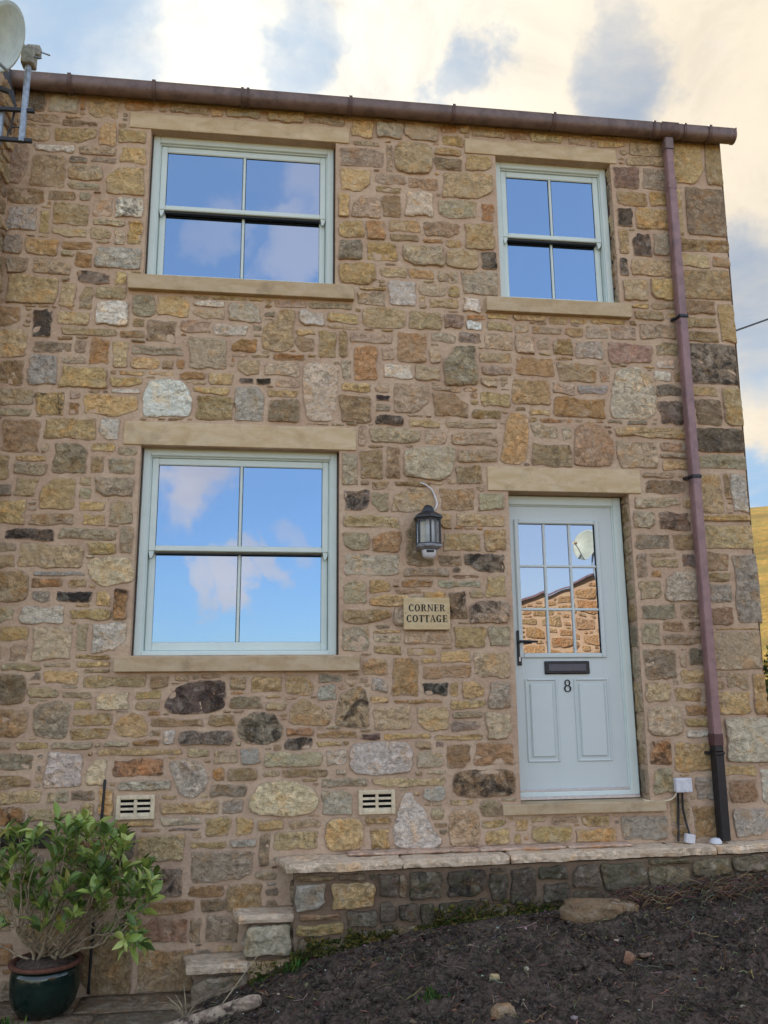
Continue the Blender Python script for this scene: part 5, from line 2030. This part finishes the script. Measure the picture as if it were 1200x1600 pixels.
for i in range(420):                            # dead leaves and chips
    x, y = soil_xy()
    a = random.uniform(0, 6.3)
    L, W = random.uniform(.012, .035), random.uniform(.005, .013)
    u, v = Vector((math.cos(a), math.sin(a), random.uniform(-.4, .4))) * L, Vector((-math.sin(a), math.cos(a), random.uniform(-.5, .5))) * W
    p = Vector((x, y, soil_z(x, y) + .008))
    up_ = Vector((0, 0, .005))
    c = lin(random.choice(((110, 82, 62), (134, 106, 80), (84, 64, 54), (150, 128, 96), (96, 66, 58))))
    bag.add([tuple(p - u), tuple(p + v + up_), tuple(p + u), tuple(p - v + up_), tuple(p - up_)], [(0, 1, 4), (1, 2, 4), (2, 3, 4), (3, 0, 4)], tuple(q * random.uniform(.6, 1.) for q in c))
bag.build('pebbles_and_leaf_litter', M_BITS)['kind'] = 'stuff'

# ---- moss and weeds along the foot of the ledge wall
M_MOSS = attr_mat('moss_and_weeds', .95, .1, 120, .4, .2)
bag = Bag()
SPOTS = [(455, 480, 1480, 1512, 1.0), (480, 560, 1462, 1492, 1.2), (540, 620, 1452, 1476, 1.3), (680, 790, 1412, 1452, 1.3), (760, 830, 1405, 1440, .6), (815, 890, 1408, 1432, .8), (390, 470, 1495, 1545, .6), (650, 700, 1455, 1470, .5)]
for (a, b, c0, c1, dens) in SPOTS:
    for i in range(int(260 * dens)):
        px, py = random.uniform(a, b), random.triangular(c0, c1, c1)
        x, z = at(px, py, -.27)
        y = face_y(x) - .028
        zs_ = soil_z(x, y - .02)
        z = max(z, zs_ + .004)
        g = random.uniform(.5, 1.2)
        col = tuple(v * g for v in lin(random.choice(((88, 92, 44), (104, 100, 50), (66, 76, 38), (120, 104, 58)))))
        if random.random() < .55:
            bag.lump((x, y + random.uniform(-.01, .01), z), random.uniform(.008, .020), col, .8, i)
        else:
            L = random.uniform(.015, .05)
            d = Vector((random.uniform(-.6, .6), random.uniform(-.9, -.1), random.uniform(.2, 1))).normalized() * L
            s_ = Vector((random.uniform(-1, 1), random.uniform(-.3, .3), 0)).normalized() * .0035
            p = Vector((x, y, z))
            bag.add([tuple(p - s_), tuple(p + s_), tuple(p + d + s_ * .6 + Vector((0, 0, -.004))), tuple(p + d * 1.25), tuple(p + d - s_ * .6)], [(0, 1, 2, 4), (4, 2, 3)], col)
for (px, py, n, L0) in ((455, 1520, 34, .075), (465, 1512, 30, .07), (403, 1538, 16, .05), (670, 1560, 44, .035), (680, 1558, 30, .03), (8, 1570, 26, .09), (14, 1560, 20, .08)):
    p0 = soil_spot(px, py) if px > 100 else Vector((at(px, py, -.5)[0], -.5, .03))
    for i in range(n):
        p = p0 + Vector((random.gauss(0, .025), random.gauss(0, .02), 0))
        p.z = max(soil_z(p.x, p.y), 0)
        L = L0 * random.uniform(.4, 1.1)
        d = Vector((random.uniform(-.7, .7), random.uniform(-.7, .4), 1)).normalized() * L
        s_ = Vector((random.uniform(-1, 1), random.uniform(-1, 1), 0)).normalized() * .006
        col = tuple(v * random.uniform(.6, 1.2) for v in lin(random.choice(((78, 108, 48), (96, 124, 58), (60, 88, 42)))))
        bag.add([tuple(p), tuple(p + d * .5 + s_), tuple(p + d), tuple(p + d * .5 - s_)], [(0, 1, 2, 3)], col)
bag.build('moss_and_weeds', M_MOSS)['kind'] = 'stuff'


# ---- loose stones and timber on the soil
def loose(name, label, cat, px, py, sx, sy, sz, col, rot=0.0, tilt=0.0, sub=3, lift=.25, seed=1, mat=None):
    p = soil_spot(px, py)
    bm = bmesh.new()
    bmesh.ops.create_cube(bm, size=2)
    bmesh.ops.subdivide_edges(bm, edges=bm.edges[:], cuts=sub, use_grid_fill=True)
    for v in bm.verts:
        v.co = v.co.lerp(v.co.normalized() * 1.25, .38)
        n_ = 1 + .24 * mnoise.noise(v.co * 1.3 + Vector((seed, 0, 0))) + .10 * mnoise.noise(v.co * 3.3 + Vector((0, seed, 0)))
        v.co = Vector((v.co.x * sx * n_, v.co.y * sy * n_, v.co.z * sz * n_))
    bmesh.ops.rotate(bm, verts=bm.verts, cent=(0, 0, 0), matrix=Matrix.Rotation(tilt, 3, 'Y'))
    bmesh.ops.rotate(bm, verts=bm.verts, cent=(0, 0, 0), matrix=Matrix.Rotation(rot, 3, 'Z'))
    V = [tuple(v.co + p + Vector((0, 0, sz * lift))) for v in bm.verts]
    bm.verts.ensure_lookup_table()
    bm.verts.index_update()
    F = [tuple(v.index for v in f.verts) for f in bm.faces]
    bm.free()
    o = mesh_obj(name, V, F, mat or M_STONE, None, [(*lin(col), .05)] * len(V))
    return tag(o, label, cat)


loose('loose_stone', 'long flat brown stone lying on the soil below the ledge wall', 'stone', 937, 1432, .215, .085, .055, (146, 122, 92), .05, .05, 4, .5, 4)
loose('loose_stone', 'buff pebble with rounded top in the soil at the bottom edge', 'stone', 786, 1588, .045, .035, .03, (170, 140, 104), .4, 0, 3, .4, 7)
loose('loose_stone', 'small pale yellow pebble on bare soil right of the middle below the ledge', 'stone', 773, 1529, .022, .016, .014, (206, 190, 150), .2, 0, 2, .4, 9)
loose('loose_stone', 'rounded tan stone among the cut roots at the right below the ledge', 'stone', 1121, 1398, .048, .04, .034, (150, 122, 96), .2, 0, 3, .5, 12)
loose('loose_stone', 'thin upright reddish shard standing in the soil on the right', 'stone', 984, 1503, .024, .018, .030, (156, 118, 92), .5, .5, 2, .5, 15)
loose('loose_stone', 'thin pale stone flake lying flat in the soil right of the reddish shard', 'stone', 1010, 1494, .035, .018, .008, (168, 140, 116), .1, 0, 2, .5, 17)
# a weathered pale post lying on the soil at the bottom edge
pa, pb = soil_spot(300, 1612), soil_spot(404, 1580)
pa.z += .045; pb.z += .050
pb = pa + (pb - pa) * 1.0
ax = (pb - pa).normalized()
pa = pa - ax * .25
u = ax.cross(Vector((0, 0, 1))).normalized()
w = u.cross(ax)
V, F = [], []
ns_, nr = 22, 14
for i in range(ns_ + 1):
    t = i / ns_
    c0 = pa.lerp(pb, t)
    k = 1.0 if i < ns_ - 1 else (.93 if i == ns_ - 1 else .72)
    for q in range(nr):
        a = 2 * math.pi * q / nr
        r = .042 * k * (1 + .10 * mnoise.noise(Vector((t * 6, math.cos(a) * 1.5, math.sin(a) * 1.5))) + .08 * mnoise.noise(Vector((t * 3, a * 3, 2))))
        V.append(tuple(c0 + u * math.cos(a) * r * 1.0 + w * math.sin(a) * r * .85))
for i in range(ns_):
    for q in range(nr):
        F.append((i * nr + q, i * nr + (q + 1) % nr, (i + 1) * nr + (q + 1) % nr, (i + 1) * nr + q))
F.append(tuple(range(nr)))
F.append(tuple(ns_ * nr + q for q in range(nr)))
mw = Mat('weathered_timber', .9, .15)
gr = mw.noise(30, 6, .65, .3, stretch=(.35, .6, 1.6))
c = mw.mix(mw.ramp(gr, .35, .65), lin((176, 158, 136)), lin((120, 102, 86)))
c = mw.mix(mw.ramp(mw.noise(14, 6, .7), .52, .62, 0, .85), c, lin((56, 48, 44)))
mw.col(c)
mw.nrm(mw.bump(gr, .012, .8))
tag(mesh_obj('timber_post', V, F, mw.m), 'weathered pale timber post lying on the soil at the bottom edge', 'timber')

# ------------------------------------------------------------------ the potted shrub
PX, PYY = -1.275, -.255
pot = empty('plant_pot', 'dark green glazed plant pot with a bare terracotta rim on the paving', 'plant pot', (PX, PYY, 0))
bm = bmesh.new()
lathe(bm, [(0, .004), (.150, .004), (.172, .012), (.208, .060), (.226, .120), (.231, .180), (.226, .232), (.216, .262), (.196, .262), (.198, .20), (0, .19)], (PX, PYY, 0), 48)
for v in bm.verts:
    v.co.x, v.co.y, v.co.z = PX + (v.co.x - PX) * .83, PYY + (v.co.y - PYY) * .83, .004 + v.co.z * .96
mgz = Mat('dark_green_glaze', .10, .6)
c = mgz.mix(mgz.ramp(mgz.noise(9, 5, .6), .4, .7), lin((12, 28, 24)), lin((20, 40, 32)))
c = mgz.mix(mgz.ramp(mgz.noise(160, 3, .6), .70, .76, 0, .6), c, lin((120, 120, 100)))
mgz.col(c)
mgz.put(mgz.b.inputs['Roughness'], mgz.ramp(mgz.noise(20, 5), .35, .7, .06, .22))
mgz.nrm(mgz.bump(mgz.noise(10, 3), .004, .5))
bm_obj('glazed_body', bm, mgz.m, pot, True)
bm = bmesh.new()
lathe(bm, [(.214, .262), (.230, .266), (.238, .273), (.239, .281), (.232, .288), (.214, .289), (.200, .284), (.196, .262)], (PX, PYY, -.008), 48)
for v in bm.verts:
    v.co.x, v.co.y = PX + (v.co.x - PX) * .853, PYY + (v.co.y - PYY) * .853
bm_obj('rim', bm, plain('terracotta', (98, 64, 50), .85, .2, .3, 30), pot, True)
bm = bmesh.new()
lathe(bm, [(0, .315), (.08, .306), (.15, .290), (.199, .270)], (PX, PYY, -.008), 24)
for v in bm.verts:
    v.co.x, v.co.y = PX + (v.co.x - PX) * .88, PYY + (v.co.y - PYY) * .88
for v in bm.verts:
    v.co.z += .012 * mnoise.noise(v.co * 25)
bm_obj('compost', bm, M_SOIL, pot)
settle(pot)

M_LEAF = Mat('glossy_leaf', .36, .5)
lc, _ = M_LEAF.attr()
oi = M_LEAF.n.new('ShaderNodeObjectInfo')
lv = M_LEAF.mix(M_LEAF.ramp(M_LEAF.noise(60, 3), .3, .7, 0, .35), lc, M_LEAF.mix(1.0, lc, (.6, .66, .5), 'MULTIPLY'))
M_LEAF.col(lv)
tr = M_LEAF.n.new('ShaderNodeBsdfTranslucent')
M_LEAF.l.new(lv, tr.inputs['Color'])
mxs = M_LEAF.n.new('ShaderNodeMixShader')
mxs.inputs[0].default_value = .28
M_LEAF.l.new(M_LEAF.b.outputs[0], mxs.inputs[1])
M_LEAF.l.new(tr.outputs[0], mxs.inputs[2])
M_LEAF.l.new(mxs.outputs[0], M_LEAF.n['Material Output'].inputs['Surface'])
M_BARK = plain('pale_shrub_bark', (150, 134, 108), .85, .2, .4, 60)

LEAF_COLS = [(164, 180, 92), (140, 164, 78), (112, 138, 68), (92, 118, 58), (186, 196, 114), (122, 148, 78), (78, 102, 52), (150, 140, 66)]


def leaf_geo(curl, fold, width):
    """a lance-shaped leaf of unit length along +X, folded on its midrib"""
    V, F = [], []
    prof = [(0, .015), (.18, .45), (.40, .88), (.60, 1.0), (.80, .66), (1.0, .02)]
    for t, w_ in prof:
        z = -curl * t * t + .10 * t
        hw = w_ * width / 2
        V += [(t, -hw, z + fold * hw), (t, 0, z), (t, hw, z + fold * hw)]
    for i in range(len(prof) - 1):
        a = i * 3
        F += [(a, a + 3, a + 4, a + 1), (a + 1, a + 4, a + 5, a + 2)]
    return V, F


leaf_me = []
for c in LEAF_COLS:
    V, F = leaf_geo(random.uniform(.1, .45), random.uniform(.2, .7), random.uniform(.30, .40))
    me = bpy.data.meshes.new('leaf')
    me.from_pydata(V, [], F)
    me.materials.append(M_LEAF.m)
    me.attributes.new('col', 'FLOAT_COLOR', 'POINT').data.foreach_set('color', [q for _ in V for q in (*lin(c), 1)])
    me.polygons.foreach_set('use_smooth', [True] * len(me.polygons))
    leaf_me.append((me, V, F, c))

TIPS = [(238, 1400), (222, 1420), (200, 1440), (243, 1362), (172, 1450), (10, 1300), (-10, 1320), (35, 1292), (196, 1320), (90, 1280), (20, 1312), (60, 1300), (105, 1292), (132, 1278), (152, 1290), (178, 1308), (120, 1325), (85, 1338), (42, 1352), (8, 1372), (150, 1335), (184, 1338), (196, 1362), (228, 1350), (236, 1380), (212, 1372),
        (172, 1385), (132, 1378), (100, 1392), (60, 1388), (28, 1412), (6, 1440), (190, 1412), (160, 1410), (122, 1418), (78, 1420), (96, 1446), (206, 1462), (218, 1476), (182, 1455), (-30, 1400), (-30, 1340), (-50, 1450),
        (140, 1300), (165, 1300), (112, 1305), (186, 1325), (155, 1355), (110, 1360), (70, 1365), (206, 1395), (178, 1365), (40, 1330), (16, 1345), (138, 1350), (60, 1445), (200, 1482), (30, 1380), (90, 1405), (52, 1410),
        (168, 1322), (192, 1300), (125, 1288), (100, 1325), (145, 1395), (185, 1390)]
shrub = empty('shrub', 'bushy evergreen shrub with pale bare stems growing out of the green pot', 'shrub', (PX, PYY, .25))
stem_bm = bmesh.new()
whorls = []
mains = []
for i, (px, py) in enumerate(TIPS):
    yy = PYY + random.uniform(-.32, .15)
    x, z = at(px, py, yy)
    tip = Vector((x, yy, z))
    b = Vector((PX + random.uniform(-.07, .07), PYY + random.uniform(-.06, .06), .27))
    fork = i % 3 != 0 and mains
    if fork:
        M_ = min(mains, key=lambda q: (q[9] - tip).length + .1 * random.random())
        b = M_[random.choice((4, 5, 6, 7))]
    out = tip - b
    m1 = b + Vector((out.x * .45, out.y * .45, out.z * .12 + .05))
    m2 = b + Vector((out.x * .85, out.y * .85, out.z * .46 + .02))
    P = []
    for k in range(13):
        t = k / 12
        p = b * (1 - t) ** 3 + m1 * 3 * t * (1 - t) ** 2 + m2 * 3 * t * t * (1 - t) + tip * t ** 3
        w_ = .016 * math.sin(t * math.pi)
        P.append(p + Vector((mnoise.noise(Vector((t * 4, i, 0))), mnoise.noise(Vector((t * 4, i, 5))), mnoise.noise(Vector((t * 4, i, 9))))) * w_ * (2.2 if fork else 3.2))
    r0 = random.uniform(.004, .006) if fork else random.uniform(.0075, .011)
    if not fork:
        mains.append(P)
    tube(stem_bm, P, [r0 * (1 - .68 * k / 12) for k in range(13)], 6)
    whorls.append((P[-1], (P[-1] - P[-3]).normalized(), random.randint(6, 9), 1.1))
    for k in ((10, 8) if random.random() < .7 else (10,)):
        if random.random() < .75:
            # side twig
            d = ((P[k + 1] - P[k - 1]).normalized() + Vector((random.uniform(-1, 1), random.uniform(-1, 1), random.uniform(.1, 1.0))) * .9).normalized()
            L = random.uniform(.05, .13)
            q = [P[k], P[k] + d * L * .5 + Vector((0, 0, .006)), P[k] + d * L + Vector((0, 0, .02))]
            tube(stem_bm, q, [.0035, .003, .002], 5)
            whorls.append((q[2], (q[2] - q[1]).normalized(), random.randint(6, 10), .95))
bm_obj('stems', stem_bm, M_BARK, shrub, True)
leaves = []
for (p, d, n, sc) in whorls:
    a0 = random.uniform(0, 6.3)
    ux = d.orthogonal().normalized()
    uy = d.cross(ux)
    young = random.random() < .4
    for k in range(n):
        a = a0 + k * 2.4
        rise = random.uniform(.15, 1.15) if k > 2 else random.uniform(.9, 2.2)
        dirv = (ux * math.cos(a) + uy * math.sin(a) + d * rise + Vector((0, 0, .25))).normalized()
        L = random.uniform(.055, .118) * sc
        base = p - d * random.uniform(0, .055)
        side = dirv.cross(d if abs(dirv.dot(d)) < .98 else Vector((0, 0, 1))).normalized()
        nrm_ = side.cross(dirv)
        if nrm_.z < 0:
            side, nrm_ = -side, -nrm_
        M = Matrix((( dirv.x * L, side.x * L, nrm_.x * L, base.x), (dirv.y * L, side.y * L, nrm_.y * L, base.y), (dirv.z * L, side.z * L, nrm_.z * L, base.z), (0, 0, 0, 1)))
        c = random.choice((0, 1, 4, 4, 0, 5)) if young else random.choice((1, 2, 2, 3, 5, 6, 3, 0, 1, 2, 3, 7))
        if M.translation.y > -.05:
            continue
        leaves.append((-(M.translation - CAM_POS).length + .0 * random.random(), M, c))
leaves.sort(key=lambda t: -t[0])
bag = Bag()
for i, (_, M, c) in enumerate(leaves):
    me, V, F, cc = leaf_me[c]
    if i < 300:
        o = bpy.data.objects.new('leaf', me)
        COL.objects.link(o)
        o.parent = shrub
        o.matrix_basis = M
    else:
        bag.add([tuple(M @ Vector(v)) for v in V], F, lin(cc))
bag.build('inner_leaves', M_LEAF.m, shrub)['kind'] = 'stuff'
settle(shrub)
print('leaves', len(leaves))
bm = bmesh.new()
q = soil_spot(205, 1600)
for i in range(9):                              # a dead dry weed at the edge of the path
    a = random.uniform(0, 6.3)
    p = Vector((at(291, 1588, -.5)[0] + random.uniform(-.01, .01), -.5, .0))
    d = Vector((math.cos(a) * .8, math.sin(a) * .4, random.uniform(.2, 1))).normalized()
    L = random.uniform(.08, .20)
    tube(bm, [p, p + d * L * .5 + Vector((0, 0, .02)), p + d * L], [.003, .0025, .0015], 5)
p0, p1 = soil_spot(345, 1572), None
tube(bm, [p0, p0 + Vector((.10, .10, .10)), p0 + Vector((.22, .22, .22))], [.004, .0035, .002], 5)
tag(bm_obj('dry_weed', bm, plain('dry_stalk', (168, 152, 122), .9, .1, .3)), 'dry pale weed stalks at the path edge below the steps', 'weed')

# ------------------------------------------------------------------ behind the cottage on the right: bush and overhead wire
bush = empty('bush', 'dark green bush at the right edge beyond the corner of the cottage', 'bush', (7.6, 6.5, 0))
bag = Bag()
for i in range(2600):
    a, b_ = random.uniform(0, 6.3), random.uniform(-1, 1)
    rr_ = random.random() ** .4
    p = Vector((7.75 + 1.0 * rr_ * math.cos(a) * math.sqrt(1 - b_ * b_), 6.5 + .9 * rr_ * math.sin(a) * math.sqrt(1 - b_ * b_), 1.25 + 1.15 * rr_ * b_))
    p += Vector((mnoise.noise(p * 2), mnoise.noise(p * 2 + Vector((9, 0, 0))), mnoise.noise(p * 2 + Vector((0, 9, 0))))) * .35
    u_ = Vector((random.uniform(-1, 1), random.uniform(-1, 1), random.uniform(-1, 1))).normalized()
    v_ = u_.orthogonal().normalized()
    c = tuple(q * random.uniform(.5, 1.2) for q in lin(random.choice(((62, 72, 34), (50, 60, 32), (84, 84, 38), (40, 48, 28)))))
    bag.add([tuple(p - u_ * .06), tuple(p + v_ * .03), tuple(p + u_ * .06), tuple(p - v_ * .03)], [(0, 1, 2, 3)], c)
bag.build('foliage', M_MOSS, bush)
bm = bmesh.new()
for i in range(5):
    a = i * 1.3
    tube(bm, [(7.75, 6.5, -.1), (7.75 + .2 * math.cos(a), 6.5 + .2 * math.sin(a), .6), (7.75 + .55 * math.cos(a), 6.5 + .5 * math.sin(a), 1.5)], [.03, .022, .01], 6)
bm_obj('stems', bm, M_BARK, bush)
settle(bush)
wa, wb = at(1140, 520, 1.2), at(1200, 497, 1.4)
p0 = Vector((wa[0], 1.2, wa[1]))
p1 = Vector((wb[0], 1.4, wb[1]))
bm = bmesh.new()
d = p1 - p0
tube(bm, [p0 + d * t + Vector((0, 0, -.02 * t * (12 - t) * .05)) for t in (0, .5, 1, 2, 4, 8, 12)], .009, 6)
tag(bm_obj('overhead_wire', bm, M_BLACKP), 'thin dark overhead wire running right from the corner of the cottage', 'wire')

# ------------------------------------------------------------------ across the lane, mirrored in the door glass: a sunlit stone outbuilding
def mirror(px, py, dist):
    """where a thing seen in the door glass stands, if it is dist metres in front of the facade"""
    yv = dist + 2 * (LY + .012)
    x, z = at(px, py, yv)
    return x, z


OD = 12.5
e0 = mirror(815, 942, OD)
e1 = mirror(933, 900, OD)
outb = empty('outbuilding', 'sunlit stone outbuilding across the lane, seen mirrored in the door glass', 'outbuilding', (7.5, -OD - 2, 0))
sl_ = (e1[1] - e0[1]) / (e1[0] - e0[0])
xl = e0[0] - .05
zl = e0[1] - .02
ridge_x = xl + 3.4
zr = zl + sl_ * 3.4
xr_ = ridge_x + 3.4
bm = bmesh.new()
prism(bm, [(xl, -.2), (xr_, -.2), (xr_, zl), (ridge_x, zr), (xl, zl)], -OD, -OD - 6)
bm_obj('wall', bm, M_MORTAR, outb)
occo = Occ(xl, xr_, -.1, zr, .02)
top = np.where(occo.xs < ridge_x, zl + sl_ * (occo.xs - xl), zl + sl_ * (xr_ - occo.xs)) - .06
occo.a |= occo.zs[:, None] > top[None, :]
bag = Bag()
for i, r in enumerate(occo.fill([(.5, .26), (.42, .2), (.34, .16), (.26, .12), (.2, .1), (.16, .08), (.1, .06)], rng, .03)):
    V, F, C = stone_mesh(box_outline(r[0], r[1], r[2], r[3]), .03, .02, code_col(random.choice(('o', 'on', 'on', 'n', 'no'))), 0.0, i * .4, .8)
    V = [(v[0], -OD - v[1], v[2]) for v in V]
    b = len(bag.V)
    bag.V += V; bag.F += [tuple(reversed([b + k for k in f])) for f in F]; bag.C += C
bag.build('gable_stones', M_STONE, outb)['kind'] = 'stuff'
bm = bmesh.new()
prism(bm, [(xl - .12, zl - .03), (ridge_x, zr + .03), (xr_ + .12, zl - .03), (xr_ + .12, zl + .0), (ridge_x, zr + .06), (xl - .12, zl + .0)], -OD + .10, -OD - 6.1)
bm_obj('roof', bm, plain('reddish_purple_tiles', (132, 104, 108), .7, .3, .3, 8), outb)
settle(outb)
dd = mirror(918, 852, OD - .6)
dz_ = mirror(935, 905, OD - .6)
d2 = dish_thing('pale satellite dish on a pole on the outbuilding roof, mirrored in the door glass', Vector((dd[0] - .05, -OD + .6, dd[1])), (-.75, .62, .2), .30, dz_[0] - .05, -OD + .55, dz_[1] - .3, dd[1] - .05, [])
settle(d2)
